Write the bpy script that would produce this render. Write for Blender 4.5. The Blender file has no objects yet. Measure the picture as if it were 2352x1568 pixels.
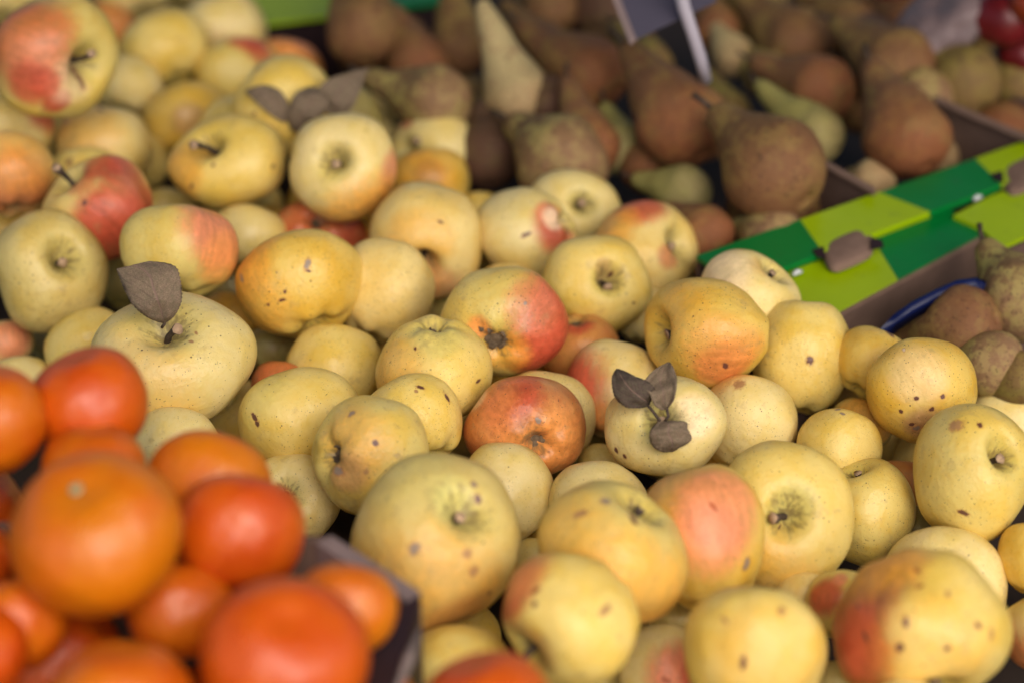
import bpy, bmesh, math, random
import numpy as np
from mathutils import Vector, Matrix, noise as mnoise

# ------------------------------------------------------------------ camera, light, exposure
C = bpy.context.scene
COL = C.collection
PITCH = math.radians(32.0)
LENS, SENSOR = 80.0, 36.0
IW, IH = 2352.0, 1568.0                      # pixel frame used for measuring the photograph
F = IW * LENS / SENSOR
HS = 0.16                                    # height of the heap's top layer above the table
CZ = 0.686 + HS
CAM = Vector((0, 0, CZ))
FW = Vector((0, math.cos(PITCH), -math.sin(PITCH)))
UP = Vector((0, math.sin(PITCH), math.cos(PITCH)))
RT = Vector((1, 0, 0))
BK = -FW

cam_d = bpy.data.cameras.new('camera')
cam = bpy.data.objects.new('camera', cam_d)
COL.objects.link(cam)
cam.location = CAM
cam.rotation_euler = (math.radians(90) - PITCH, 0, 0)
cam_d.lens = LENS
cam_d.sensor_width = SENSOR
cam_d.clip_start = 0.02
cam_d.clip_end = 100
cam_d.dof.use_dof = True
cam_d.dof.focus_distance = 1.275
cam_d.dof.aperture_fstop = 3.1
cam_d.dof.aperture_blades = 0
C.camera = cam

SUN_EL, SUN_AZ = 46.0, 24.0                  # light comes from behind the camera, a little from the right
world = bpy.data.worlds.new('World')
C.world = world
world.use_nodes = True
wn = world.node_tree
sky = wn.nodes.new('ShaderNodeTexSky')
sky.sky_type = 'NISHITA'
sky.sun_disc = False
sky.sun_elevation = math.radians(SUN_EL)
sky.sun_rotation = math.radians(180 - SUN_AZ)
sky.air_density = 1.0
sky.dust_density = 4.0
bg = wn.nodes['Background']
wn.links.new(sky.outputs[0], bg.inputs[0])
bg.inputs[1].default_value = 0.065
sd = bpy.data.lights.new('overcast_sun', 'SUN')
sd.energy = 2.0
sd.angle = math.radians(65)
sd.color = (1.0, 0.93, 0.84)
sun = bpy.data.objects.new('overcast_sun', sd)
COL.objects.link(sun)
sdir = Vector((math.sin(math.radians(SUN_AZ)) * math.cos(math.radians(SUN_EL)),
               -math.cos(math.radians(SUN_AZ)) * math.cos(math.radians(SUN_EL)), math.sin(math.radians(SUN_EL))))
sun.rotation_euler = (-sdir).to_track_quat('-Z', 'Y').to_euler()
sun.location = sdir * 3
C.view_settings.view_transform = 'Standard'
C.view_settings.look = 'None'
C.view_settings.exposure = 0.88
C.view_settings.gamma = 1
C.render.engine = 'CYCLES'
C.cycles.use_denoising = True
C.cycles.max_bounces = 6

rnd = random.Random(7)

# ------------------------------------------------------------------ helpers
def P(x, y, d):
    """point of the stall seen at photo position x, y, at depth d"""
    return CAM + FW * d + RT * ((x - IW / 2) / F * d) + UP * ((IH / 2 - y) / F * d)

def PZ(x, y, z):
    v = FW + RT * ((x - IW / 2) / F) + UP * ((IH / 2 - y) / F)
    return CAM + v * ((z - CAM.z) / v.z)

def plane_depth(y):
    return 190.8 / (112 + 0.045 * y)

def cv(c):                                   # camera basis -> world
    return RT * c[0] + UP * c[1] + BK * c[2]

def tag(o, label=None, cat=None, group=None, kind=None):
    if label: o['label'] = label
    if cat: o['category'] = cat
    if group: o['group'] = group
    if kind: o['kind'] = kind
    return o

def mk(name, verts, faces, mat=None, parent=None, smooth=True):
    me = bpy.data.meshes.new(name)
    me.from_pydata([tuple(v) for v in verts], [], faces)
    if smooth: me.polygons.foreach_set('use_smooth', [True] * len(me.polygons))
    me.update()
    o = bpy.data.objects.new(name, me)
    COL.objects.link(o)
    for m in (mat if isinstance(mat, (list, tuple)) else [mat]):
        if m: me.materials.append(m)
    if parent: o.parent = parent
    return o

def world_part(name, verts, faces, mat, parent, smooth=True):
    """mesh given in world coordinates, kept in place under its parent"""
    inv = parent.matrix_basis.inverted()
    return mk(name, [inv @ Vector(v) for v in verts], faces, mat, parent, smooth)

def tube(pts, rads, n=10, jit=0.0, cap=True):
    vs, fs = [], []
    pts = [Vector(p) for p in pts]
    for i, p in enumerate(pts):
        t = (pts[min(i + 1, len(pts) - 1)] - pts[max(i - 1, 0)]).normalized()
        a = t.orthogonal().normalized() if i == 0 else (a - t * a.dot(t)).normalized()
        b = t.cross(a)
        for k in range(n):
            an = 2 * math.pi * k / n
            r = rads[i] * (1 + rnd.uniform(-jit, jit))
            vs.append(p + (a * math.cos(an) + b * math.sin(an)) * r)
    for i in range(len(pts) - 1):
        for k in range(n):
            fs.append((i * n + k, i * n + (k + 1) % n, (i + 1) * n + (k + 1) % n, (i + 1) * n + k))
    if cap:
        fs.append(tuple(range(n))[::-1])
        fs.append(tuple((len(pts) - 1) * n + k for k in range(n)))
    return vs, fs

class NT:
    """small wrapper for writing node trees"""
    def __init__(s, name, rough=0.5, spec=0.5):
        s.m = bpy.data.materials.new(name); s.m.use_nodes = True
        s.t = s.m.node_tree; s.b = s.t.nodes['Principled BSDF']
        s.b.inputs['Roughness'].default_value = rough
        s.b.inputs['Specular IOR Level'].default_value = spec
    def put(s, sock, v):
        if isinstance(v, bpy.types.NodeSocket): s.t.links.new(v, sock)
        elif isinstance(v, (tuple, list, Vector)) and sock.type == 'RGBA': sock.default_value = (*v[:3], 1)
        else: sock.default_value = v
    def math(s, op, a, b=0.0, c=0.0, clamp=False):
        n = s.t.nodes.new('ShaderNodeMath'); n.operation = op; n.use_clamp = clamp
        s.put(n.inputs[0], a); s.put(n.inputs[1], b)
        if op in ('MULTIPLY_ADD',): s.put(n.inputs[2], c)
        return n.outputs[0]
    def vec(s, op, a, b=None, scale=None):
        n = s.t.nodes.new('ShaderNodeVectorMath'); n.operation = op
        s.put(n.inputs[0], a)
        if b is not None: s.put(n.inputs[1], b)
        if scale is not None: s.put(n.inputs['Scale'], scale)
        return n.outputs['Value'] if op in ('DOT_PRODUCT', 'LENGTH', 'DISTANCE') else n.outputs[0]
    def noise(s, v, scale, detail=2, rough=0.5):
        n = s.t.nodes.new('ShaderNodeTexNoise')
        s.put(n.inputs['Vector'], v); n.inputs['Scale'].default_value = scale
        n.inputs['Detail'].default_value = detail; n.inputs['Roughness'].default_value = rough
        return n.outputs['Fac']
    def voro(s, v, scale, rand=1.0):
        n = s.t.nodes.new('ShaderNodeTexVoronoi')
        s.put(n.inputs['Vector'], v); n.inputs['Scale'].default_value = scale
        n.inputs['Randomness'].default_value = rand
        return n.outputs['Distance'], n.outputs['Color']
    def step(s, v, a, b):
        n = s.t.nodes.new('ShaderNodeMapRange'); n.interpolation_type = 'SMOOTHSTEP'
        s.put(n.inputs['Value'], v); n.inputs['From Min'].default_value = a; n.inputs['From Max'].default_value = b
        return n.outputs[0]
    def mix(s, f, a, b):
        n = s.t.nodes.new('ShaderNodeMix'); n.data_type = 'RGBA'
        s.put(n.inputs[0], f); s.put(n.inputs[6], a); s.put(n.inputs[7], b)
        return n.outputs[2]
    def coord(s, out='Object'):
        return s.t.nodes.new('ShaderNodeTexCoord').outputs[out]
    def sep(s, v):
        n = s.t.nodes.new('ShaderNodeSeparateXYZ'); s.put(n.inputs[0], v); return n.outputs
    def comb(s, x, y, z):
        n = s.t.nodes.new('ShaderNodeCombineXYZ')
        for k, q in enumerate((x, y, z)): s.put(n.inputs[k], q)
        return n.outputs[0]
    def bump(s, h, strength, dist):
        n = s.t.nodes.new('ShaderNodeBump'); s.put(n.inputs['Height'], h)
        n.inputs['Strength'].default_value = strength; n.inputs['Distance'].default_value = dist
        s.t.links.new(n.outputs[0], s.b.inputs['Normal'])
    def color(s, c): s.put(s.b.inputs['Base Color'], c)

# ------------------------------------------------------------------ plain materials
def simple(name, col, rough=0.7, var=0.25, scale=40, spec=0.3, bump=0.0):
    n = NT(name, rough, spec)
    v = n.coord()
    f = n.noise(v, scale, 5, 0.6)
    f2 = n.noise(v, scale * 0.15, 3, 0.6)
    d = tuple(c * (1 - var) for c in col)
    u = tuple(min(1, c * (1 + var)) for c in col)
    n.color(n.mix(n.step(n.math('ADD', n.math('MULTIPLY', f, 0.5), n.math('MULTIPLY', f2, 0.5)), 0.3, 0.7), d, u))
    if bump: n.bump(f, bump, 0.002)
    return n.m

M_STEM = simple('stem_bark', (0.085, 0.060, 0.045), 0.85, 0.6, 18, 0.2, 0.8)
M_CUT = simple('stem_cut_end', (0.42, 0.28, 0.17), 0.8, 0.2, 20)
M_CALYX = simple('dried_calyx', (0.115, 0.080, 0.048), 0.95, 0.8, 9, 0.2, 0.8)
M_CARD = simple('brown_cardboard', (0.125, 0.078, 0.060), 0.85, 0.18, 60, 0.2)
M_CARD_EDGE = simple('cut_cardboard_edge', (0.27, 0.215, 0.20), 0.9, 0.35, 120, 0.2, 0.5)
M_CARD_EDGE2 = simple('brown_tab_cardboard', (0.19, 0.12, 0.09), 0.85, 0.2, 60, 0.2)
M_CARD_DARK = simple('dark_printed_cardboard', (0.022, 0.010, 0.012), 0.6, 0.2, 50, 0.3)
M_CARD_GREY = simple('worn_grey_cardboard', (0.17, 0.125, 0.12), 0.9, 0.45, 35, 0.2, 0.5)
M_TABLE = simple('dark_stall_boards', (0.035, 0.022, 0.016), 0.8, 0.3, 12)
M_BLUE = simple('blue_plastic', (0.002, 0.007, 0.055), 0.4, 0.1, 10)
M_STAPLE = simple('staple_steel', (0.55, 0.57, 0.6), 0.3, 0.05, 10, 0.8)
M_SIGN = simple('slate_sign_card', (0.09, 0.08, 0.115), 0.6, 0.1, 12)
M_SIGN_EDGE = simple('pale_sign_border', (0.30, 0.22, 0.21), 0.6, 0.1, 12)
M_STAKE = simple('white_plastic_stake', (0.40, 0.36, 0.42), 0.4, 0.1, 12)
M_BAG = simple('crumpled_white_plastic', (0.19, 0.135, 0.135), 0.5, 0.3, 6)
M_RED = simple('red_fruit_skin', (0.13, 0.006, 0.008), 0.4, 0.3, 6, 0.5)
M_SCARLET = simple('scarlet_fruit_skin', (0.22, 0.03, 0.008), 0.4, 0.3, 6, 0.5)
M_AWN = simple('awning_canvas', (0.20, 0.15, 0.12), 0.9, 0.1, 5)

def leaf_mat(name='dried_leaf', c1=(0.12, 0.082, 0.054), c2=(0.31, 0.225, 0.15)):
    n = NT(name, 0.72, 0.25)
    uv = n.sep(n.coord('UV'))
    v = n.coord()
    f = n.noise(v, 90, 5, 0.65)
    g = n.noise(v, 22, 3, 0.6)
    base = n.mix(n.step(f, 0.3, 0.72), c1, c2)
    base = n.mix(n.math('MULTIPLY', n.step(g, 0.42, 0.7), 0.5), base, (0.12, 0.11, 0.06))
    a = n.math('ABSOLUTE', n.math('SUBTRACT', uv[0], 0.5))
    rib = n.step(a, 0.028, 0.008)
    w = n.math('SUBTRACT', uv[1], n.math('MULTIPLY', a, 0.9))
    veins = n.step(n.math('ABSOLUTE', n.math('SUBTRACT', n.math('FRACT', n.math('MULTIPLY', w, 6.0)), 0.5)), 0.07, 0.01)
    base = n.mix(n.math('MULTIPLY', rib, 0.75), base, (0.24, 0.15, 0.12))
    base = n.mix(n.math('MULTIPLY', veins, 0.3), base, (0.22, 0.15, 0.12))
    n.color(base)
    n.bump(n.math('ADD', f, n.math('MULTIPLY', n.math('ADD', rib, veins), -0.6)), 0.7, 0.0008)
    return n.m
M_LEAF = leaf_mat()
M_LEAF_DARK = leaf_mat('dark_dried_leaf', (0.045, 0.030, 0.024), (0.12, 0.082, 0.062))

# ------------------------------------------------------------------ fruit skins
TONE = {   # main tone, second tone
    'P': ((0.79, 0.625, 0.265), (0.75, 0.56, 0.17)),
    'Y': ((0.78, 0.585, 0.175), (0.74, 0.505, 0.09)),
    'G': ((0.76, 0.52, 0.115), (0.72, 0.43, 0.05)),
    'E': ((0.70, 0.545, 0.165), (0.70, 0.485, 0.095)),
    'L': ((0.76, 0.615, 0.265), (0.73, 0.55, 0.17)),
    'H': ((0.79, 0.60, 0.225), (0.76, 0.525, 0.14)),
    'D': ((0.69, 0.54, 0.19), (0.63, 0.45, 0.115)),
    'O': ((0.62, 0.27, 0.07), (0.58, 0.20, 0.05)),
    'R': ((0.44, 0.115, 0.04), (0.52, 0.24, 0.085)),
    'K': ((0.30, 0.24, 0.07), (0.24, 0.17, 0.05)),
}
BL = {'red': (0.42, 0.065, 0.028), 'pink': (0.57, 0.19, 0.09), 'orange': (0.62, 0.24, 0.055),
      'brown': (0.28, 0.085, 0.02), 'amber': (0.60, 0.27, 0.03), 'tan': (0.40, 0.22, 0.09),
      'dark': (0.10, 0.035, 0.03), 'grey': (0.26, 0.20, 0.15), 'green': (0.46, 0.41, 0.13), 'cream': (0.70, 0.52, 0.33),
      'rust': (0.45, 0.10, 0.03)}

def apple_mat(tone, end, blush, spots, speck, seed, russet):
    n = NT('apple_skin', 0.46, 0.42)
    a, b = TONE[tone]
    o = n.coord()
    d = n.vec('NORMALIZE', o)
    off = n.vec('ADD', o, Vector((seed * 3.1, seed * 1.7, seed * 2.3)))
    q = n.sep(o)
    mot = n.noise(off, 1.6, 4, 0.55)
    fine = n.noise(off, 9, 4, 0.6)
    col = n.mix(n.step(n.math('ADD', n.math('MULTIPLY', mot, 0.8), n.math('MULTIPLY', fine, 0.2)), 0.38, 0.66), a, b)
    # streaks that run from stem to calyx
    dz = n.sep(d)
    ang = n.comb(n.math('MULTIPLY', dz[0], 9), n.math('MULTIPLY', dz[1], 9), n.math('MULTIPLY', dz[2], 1.2))
    streak = n.noise(n.vec('ADD', ang, Vector((seed, 2 * seed, 0))), 1.1, 3, 0.5)
    wob = n.math('MULTIPLY', n.math('SUBTRACT', n.math('ADD', n.math('MULTIPLY', streak, 0.4), n.math('MULTIPLY', mot, 0.6)), 0.5), 0.8)
    # greener skin round the stem, russet star in the cavity
    pole = n.step(q[2] if end != 'C' else n.math('MULTIPLY', q[2], -1), -0.2, 1.0)
    rad = n.math('SQRT', n.math('ADD', n.math('POWER', q[0], 2), n.math('POWER', q[1], 2)))
    near = n.math('MULTIPLY', n.step(rad, 0.62, 0.05), n.step(n.math('ABSOLUTE', q[2]), 0.15, 0.4))
    col = n.mix(n.math('MULTIPLY', near, 0.42), col, (0.48, 0.42, 0.09))
    # blush patches
    for (dir_, rdeg, cname, amt) in blush:
        dot = n.vec('DOT_PRODUCT', d, Vector(dir_))
        c0 = math.cos(math.radians(min(175, rdeg * 1.35))); c1 = math.cos(math.radians(rdeg * 0.55))
        w = 0.35 + 0.5 * min(1, rdeg / 60)
        fac = n.step(n.math('ADD', dot, n.math('MULTIPLY', wob, w * min(1.0, (c1 - c0) * 1.6))), c0, c1)
        cc = BL[cname]
        deep = n.mix(n.step(n.math('ADD', n.math('MULTIPLY', streak, .4), n.math('ADD', n.math('MULTIPLY', mot, .35), n.math('MULTIPLY', fine, .25))), 0.38, 0.62), cc, tuple(min(1, x * 1.45 + 0.008) for x in cc))
        col = n.mix(n.math('MULTIPLY', fac, amt), col, deep)
    rz = n.math('MULTIPLY', n.step(n.math('ADD', rad, n.math('MULTIPLY', n.math('SUBTRACT', streak, 0.5), 0.9)), 0.30, 0.02), n.step(n.math('ABSOLUTE', q[2]), 0.05, 0.3))
    col = n.mix(n.math('MULTIPLY', rz, 0.7), col, (0.20, 0.135, 0.06))
    if russet > 0:
        rr = n.step(n.math('ADD', n.noise(off, 3.3, 5, 0.7), 0.0), 0.70 - 0.2 * russet, 0.80 - 0.1 * russet)
        col = n.mix(n.math('MULTIPLY', rr, 0.7), col, (0.33, 0.20, 0.09))
    # faint bruises and pale rub marks
    rub = n.step(n.noise(n.vec('ADD', off, Vector((9, 9, 9))), 2.8, 6, 0.65), 0.58, 0.70)
    col = n.mix(n.math('MULTIPLY', rub, 0.34), col, (0.36, 0.24, 0.10))
    # lenticels: several sizes, only some cells carry one
    fleck = n.step(n.noise(n.vec('ADD', off, Vector((4, 2, 8))), 26, 3, 0.7), 0.69, 0.76)
    fa = n.step(n.noise(n.vec('ADD', off, Vector((14, 2, 8))), 2.1, 3, 0.6), 0.45, 0.62)
    col = n.mix(n.math('MULTIPLY', n.math('MULTIPLY', fleck, fa), 0.35 + 0.45 * speck), col, (0.17, 0.095, 0.04))
    scr = n.noise(n.vec('ADD', n.comb(n.math('MULTIPLY', q[0], 4 + 9 * ((seed * 7) % 1)), n.math('MULTIPLY', q[1], 4 + 9 * ((seed * 3) % 1)), n.math('MULTIPLY', q[2], 6)), Vector((seed, 1, 5))), 1.6, 6, 0.75)
    col = n.mix(n.math('MULTIPLY', n.step(scr, 0.66, 0.74), 0.45), col, (0.30, 0.18, 0.08))
    for sc, thr, keep, amt in ((32, 0.27, 0.30 + 0.5 * speck, 0.75), (19, 0.22, 0.25 + 0.55 * speck, 0.9), (11, 0.17, 0.10 + 0.5 * speck, 1.0), (6, 0.10, 0.03 + 0.22 * speck, 1.0)):
        dist, c = n.voro(n.vec('ADD', off, Vector((sc, sc, 0))), sc)
        cs = n.sep(c)
        size = n.math('MULTIPLY', n.math('ADD', n.math('MULTIPLY', cs[0], 0.8), 0.35), thr)
        rag = n.math('ADD', dist, n.math('MULTIPLY', n.math('SUBTRACT', n.noise(off, sc * 3.2, 2), 0.5), thr * 0.9))
        inside = n.step(n.math('DIVIDE', rag, size), 1.15, 0.6)
        # dots thin out in some areas of the skin
        area = n.step(n.noise(n.vec('ADD', off, Vector((3, 5, 7 + sc))), 1.9, 2), 0.35, 0.6)
        on = n.math('LESS_THAN', cs[1], n.math('MULTIPLY', area, min(0.95, keep)))
        f = n.math('MULTIPLY', n.math('MULTIPLY', inside, on), n.math('MULTIPLY', n.math('ADD', n.math('MULTIPLY', cs[2], 0.5), 0.55), amt))
        col = n.mix(f, col, (0.085, 0.045, 0.028))
    for (dir_, rr_, cname) in spots:
        dv = Vector(dir_)
        tg = Matrix.Rotation(rnd.uniform(0, 6.28), 3, dv) @ dv.orthogonal().normalized()
        df = n.vec('SUBTRACT', d, dv)
        df = n.vec('SUBTRACT', df, n.vec('SCALE', tg, scale=n.math('MULTIPLY', n.vec('DOT_PRODUCT', df, tg), rnd.uniform(0.0, 0.6))))
        dd = n.vec('LENGTH', df)
        dd = n.math('ADD', dd, n.math('MULTIPLY', n.math('SUBTRACT', n.noise(off, 13, 4, 0.65), 0.5), rr_ * 2.1))
        big = rr_ > 0.12
        if not big: col = n.mix(n.math('MULTIPLY', n.step(dd, rr_ * 1.7, rr_ * 0.9), 0.5), col, (0.34, 0.10, 0.04))
        col = n.mix(n.math('MULTIPLY', n.step(dd, rr_ * (1.12 if not big else 1.3), rr_ * (0.8 if not big else .95)), 0.92 if not big else 0.7), col, BL[cname])
    n.color(col)
    n.put(n.b.inputs['Roughness'], n.math('ADD', n.math('MULTIPLY', fine, 0.20), 0.22 + 0.12 * ((seed * 5) % 1)))
    n.b.inputs['Subsurface Weight'].default_value = 0.12
    n.b.inputs['Subsurface Radius'].default_value = (1.0, 0.5, 0.18)
    n.b.inputs['Subsurface Scale'].default_value = 0.006
    n.bump(n.math('ADD', n.math('MULTIPLY', fine, 0.7), n.math('MULTIPLY', mot, 1.2)), 0.12, 0.05)
    return n.m

def pear_mat(kind, seed):
    n = NT('pear_skin', 0.62, 0.18)
    tones = {  # skin, russet, amount of russet, blushed bulb
        'brown': ((0.26, 0.165, 0.05), (0.185, 0.095, 0.038), 0.46, (0.25, 0.10, 0.045)),
        'red': ((0.27, 0.16, 0.05), (0.215, 0.098, 0.042), 0.44, (0.31, 0.095, 0.035)),
        'olive': ((0.25, 0.20, 0.045), (0.20, 0.13, 0.045), 0.48, (0.26, 0.14, 0.05)),
        'mottled': ((0.40, 0.32, 0.095), (0.21, 0.12, 0.05), 0.47, (0.33, 0.17, 0.09)),
        'light': ((0.52, 0.39, 0.18), (0.38, 0.22, 0.11), 0.58, (0.42, 0.23, 0.11)),
        'lime': ((0.34, 0.29, 0.085), (0.25, 0.165, 0.06), 0.60, (0.40, 0.29, 0.13)),
        'dark': ((0.15, 0.10, 0.035), (0.115, 0.062, 0.035), 0.35, (0.14, 0.06, 0.035)),
    }[kind]
    up = lambda c: (c[0] * 0.88, c[1] * 0.92, c[2] * 0.95)
    tones = (up(tones[0]), up(tones[1]), tones[2], up(tones[3]))
    o = n.coord()
    off = n.vec('ADD', o, Vector((seed * 2.1, seed * 1.3, seed)))
    q = n.sep(o)
    m1 = n.noise(off, 1.9, 5, 0.62)
    m2 = n.noise(off, 6, 5, 0.65)
    rus = n.step(n.math('ADD', n.math('MULTIPLY', m1, 0.7), n.math('MULTIPLY', m2, 0.3)), tones[2] - 0.04, tones[2] + 0.06)
    patch = n.step(n.noise(n.vec('ADD', off, Vector((7, 7, 7))), 1.3, 4, 0.6), 0.50, 0.62)
    col = n.mix(rus, tones[0], tones[1])
    bulb = n.step(n.math('ADD', q[2], n.math('MULTIPLY', n.math('SUBTRACT', m1, 0.5), 2.0)), 1.0, -0.8)
    col = n.mix(n.math('MULTIPLY', bulb, 0.65), col, tones[3])
    col = n.mix(n.math('MULTIPLY', patch, 0.40), col, tuple(min(1, x * 1.15) for x in tones[0]))
    col = n.mix(n.math('MULTIPLY', n.step(m2, 0.56, 0.68), 0.55), col, tuple(x * 0.45 for x in tones[1]))
    dist, c = n.voro(off, 9)
    cs = n.sep(c)
    col = n.mix(n.math('MULTIPLY', n.math('MULTIPLY', n.step(dist, 0.30, 0.1), n.math('LESS_THAN', cs[0], 0.5)), 0.8), col, (0.05, 0.027, 0.022))
    n.color(col)
    n.b.inputs['Subsurface Weight'].default_value = 0.06
    n.b.inputs['Subsurface Scale'].default_value = 0.005
    n.bump(m2, 0.2, 0.04)
    return n.m

def orange_mat(kind, seed):
    n = NT('citrus_peel', 0.38, 0.62)
    a, b = {'O': ((0.60, 0.165, 0.001), (0.57, 0.125, 0.001)), 'R': ((0.58, 0.092, 0.001), (0.54, 0.068, 0.001)),
            'A': ((0.59, 0.135, 0.001), (0.56, 0.10, 0.001))}[kind]
    o = n.coord()
    off = n.vec('ADD', o, Vector((seed * 2.1, seed * 1.3, seed)))
    m1 = n.noise(off, 1.2, 3, 0.5)
    col = n.mix(n.step(m1, 0.38, 0.62), a, b)
    n.color(col)
    dist, _ = n.voro(off, 26)
    n.b.inputs['Subsurface Weight'].default_value = 0.15
    n.b.inputs['Subsurface Radius'].default_value = (1.0, 0.35, 0.08)
    n.b.inputs['Subsurface Scale'].default_value = 0.006
    n.bump(n.math('ADD', n.step(dist, 0.0, 0.45), n.math('MULTIPLY', n.noise(off, 2, 1), 1.0)), 0.22, 0.014)
    return n.m

# ------------------------------------------------------------------ fruit shapes (unit radius, scaled to size)
def apple_shape(seed, h=0.87, cs=0.42, cc=0.24, lump=0.035, rib=0.02, lean=0.0, nu=64, nv=44):
    r = random.Random(seed)
    ph = [r.uniform(0, 6.28) for _ in range(6)]
    taper = r.uniform(0.01, 0.07)
    sh = (lean * math.cos(ph[4]), lean * math.sin(ph[4]))
    el = 1 + r.uniform(-0.03, 0.03)
    cx, cy = r.uniform(-.05, .05), r.uniform(-.05, .05)
    ws, wc = r.uniform(0.20, 0.27), r.uniform(0.17, 0.23)
    off = Vector((seed * 1.37 % 50, seed * 2.11 % 50, 3.3))
    vs, fs = [], []
    for j in range(nv + 1):
        t = j / nv
        th = math.pi * (t - 0.11 * math.sin(2 * math.pi * t) / (2 * math.pi) * 2.0)   # denser near the poles
        for i in range(nu):
            phi = 2 * math.pi * i / nu
            s = max(0.0, math.sin(th))
            c = math.cos(th)
            rho = s ** 0.93 * (1 + taper * c)
            down = 0.5 - 0.5 * c
            rho *= 1 + rib * math.cos(5 * phi + ph[0]) * (0.3 + down) + 0.6 * rib * math.cos(3 * phi + ph[1]) + rib * 0.8 * math.cos(2 * phi + ph[2])
            z = h * c
            if c > 0: z -= cs * math.exp(-(rho / ws) ** 2) * 1.0 + 0.10 * math.exp(-(rho / 0.5) ** 2)
            else: z += cc * math.exp(-(rho / wc) ** 2) + 0.06 * math.exp(-(rho / 0.45) ** 2)
            if c < 0: z += rib * 1.6 * math.cos(5 * phi + ph[0]) * math.exp(-((rho - 0.45) / 0.25) ** 2)
            x = rho * math.cos(phi) * el; y = rho * math.sin(phi) / el
            x += sh[0] * z; y += sh[1] * z
            z += (sh[0] * x + sh[1] * y) * 0.5
            k = abs(c) ** 3 * (1 - s)
            x += cx * k; y += cy * k
            v = Vector((x, y, z))
            nn = mnoise.noise(v * 1.25 + off) * lump * 1.6 + mnoise.noise(v * 3.1 + off) * lump * 0.35
            v *= 1 + nn
            vs.append(v)
    for j in range(nv):
        for i in range(nu):
            a, b = j * nu + i, j * nu + (i + 1) % nu
            fs.append((a, a + nu, b + nu, b))
    return vs, fs

def revolve(profile, nu=40, bend=0.0, seed=0, lump=0.03):
    off = Vector((seed * 1.37 % 50, seed * 2.11 % 50, 1.3))
    vs, fs = [], []
    for (rho, z) in profile:
        for i in range(nu):
            phi = 2 * math.pi * i / nu
            v = Vector((rho * math.cos(phi) + bend * max(0, z) ** 2, rho * math.sin(phi), z))
            k = 1 + mnoise.noise(v * 1.1 + off) * lump
            vs.append(Vector((v.x * k, v.y * k, v.z)))
    for j in range(len(profile) - 1):
        for i in range(nu):
            a, b = j * nu + i, j * nu + (i + 1) % nu
            fs.append((a, b, b + nu, a + nu))
    fs.append(tuple(range(nu))[::-1]); fs.append(tuple((len(profile) - 1) * nu + i for i in range(nu)))
    return vs, fs

def pear_profile(L):
    """radius 1 bulb at the origin, neck tip at z = L"""
    e = L - .5
    key = [(-0.90, 0.0), (-0.88, 0.10), (-0.93, 0.22), (-0.88, 0.45), (-0.68, 0.74), (-0.35, 0.94), (0.0, 1.0), (0.28, 0.97),
           (0.50, 0.89), (0.5 + 0.25 * e, 0.71), (0.5 + 0.45 * e, 0.54), (0.5 + 0.65 * e, 0.42), (0.5 + 0.82 * e, 0.34), (0.5 + 0.93 * e, 0.26), (L - 0.02, 0.17), (L, 0.05)]
    out = []
    n = len(key)
    for i in range(n - 1):
        p0, p1, p2, p3 = key[max(i - 1, 0)], key[i], key[i + 1], key[min(i + 2, n - 1)]
        for s in range(4):
            t = s / 4
            f = lambda a, b, c, d: 0.5 * (2 * b + (c - a) * t + (2 * a - 5 * b + 4 * c - d) * t * t + (3 * b - a - 3 * c + d) * t ** 3)
            out.append((max(0.002, f(p0[1], p1[1], p2[1], p3[1])), f(p0[0], p1[0], p2[0], p3[0])))
    out.append((0.01, L))
    return out

def frame_from_axis(axis, roll):
    z = Vector(axis).normalized()
    x = z.orthogonal().normalized()
    x.rotate(Matrix.Rotation(roll, 3, z))
    y = z.cross(x)
    m = Matrix((x, y, z)).transposed()
    return m

def stem_mesh(h, cs, length=0.42, rad=0.045, tilt=(0.15, 0.0), base=None):
    z0 = h - cs - 0.16
    pts, rr = [], []
    for k in range(8):
        t = k / 7
        pts.append(Vector((tilt[0] * t ** 1.6 * 1.2, tilt[1] * t ** 1.6 * 1.2, z0 + length * t)))
        rr.append(rad * (1.15 - 0.4 * math.sin(t * 2.4) + (0.35 * t ** 4)))
    return tube(pts, rr, 10, 0.12)

def calyx_mesh(h, cc, size=0.13, seed=0):
    """withered sepals and a dry core sitting in the basin"""
    r = random.Random(seed)
    z0 = -(h - cc - 0.04)
    vs, fs = [], []
    for k in range(7):                        # crumpled sepals
        a = k * 2 * math.pi / 7 + r.uniform(-0.3, 0.3)
        ln = size * r.uniform(0.8, 1.35); w = size * r.uniform(0.28, 0.48)
        b = len(vs)
        for s in range(5):
            t = s / 4
            rr_ = size * 0.28 + ln * t * (0.72 + 0.2 * math.sin(k))
            zz = z0 - math.sin(t * 2.3) * size * r.uniform(0.25, 0.6)
            ww = w * (1 - t) ** 0.7 + 0.004
            for sd_ in (-1, 0, 1):
                vs.append(Vector((math.cos(a) * rr_ - math.sin(a) * ww * sd_, math.sin(a) * rr_ + math.cos(a) * ww * sd_, zz + (0.02 if sd_ == 0 else -0.01) * size * 6 * r.uniform(-1, 1))))
        for s in range(4):
            for q in range(2):
                i = b + s * 3 + q
                fs.append((i, i + 1, i + 4, i + 3))
    b = len(vs); n = 14                       # lumpy core
    for j in range(5):
        t = j / 4
        for i in range(n):
            a = 2 * math.pi * i / n
            rr_ = size * 0.75 * math.sin(0.15 + t * 1.45) * (1 + r.uniform(-0.16, 0.16))
            vs.append(Vector((rr_ * math.cos(a), rr_ * math.sin(a), z0 - size * 0.18 + size * 0.3 * t + r.uniform(-.02, .02) * size)))
    for j in range(4):
        for i in range(n):
            fs.append((b + j * n + i, b + j * n + (i + 1) % n, b + (j + 1) * n + (i + 1) % n, b + (j + 1) * n + i))
    fs.append(tuple(b + i for i in range(n))[::-1])
    return vs, fs

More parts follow.
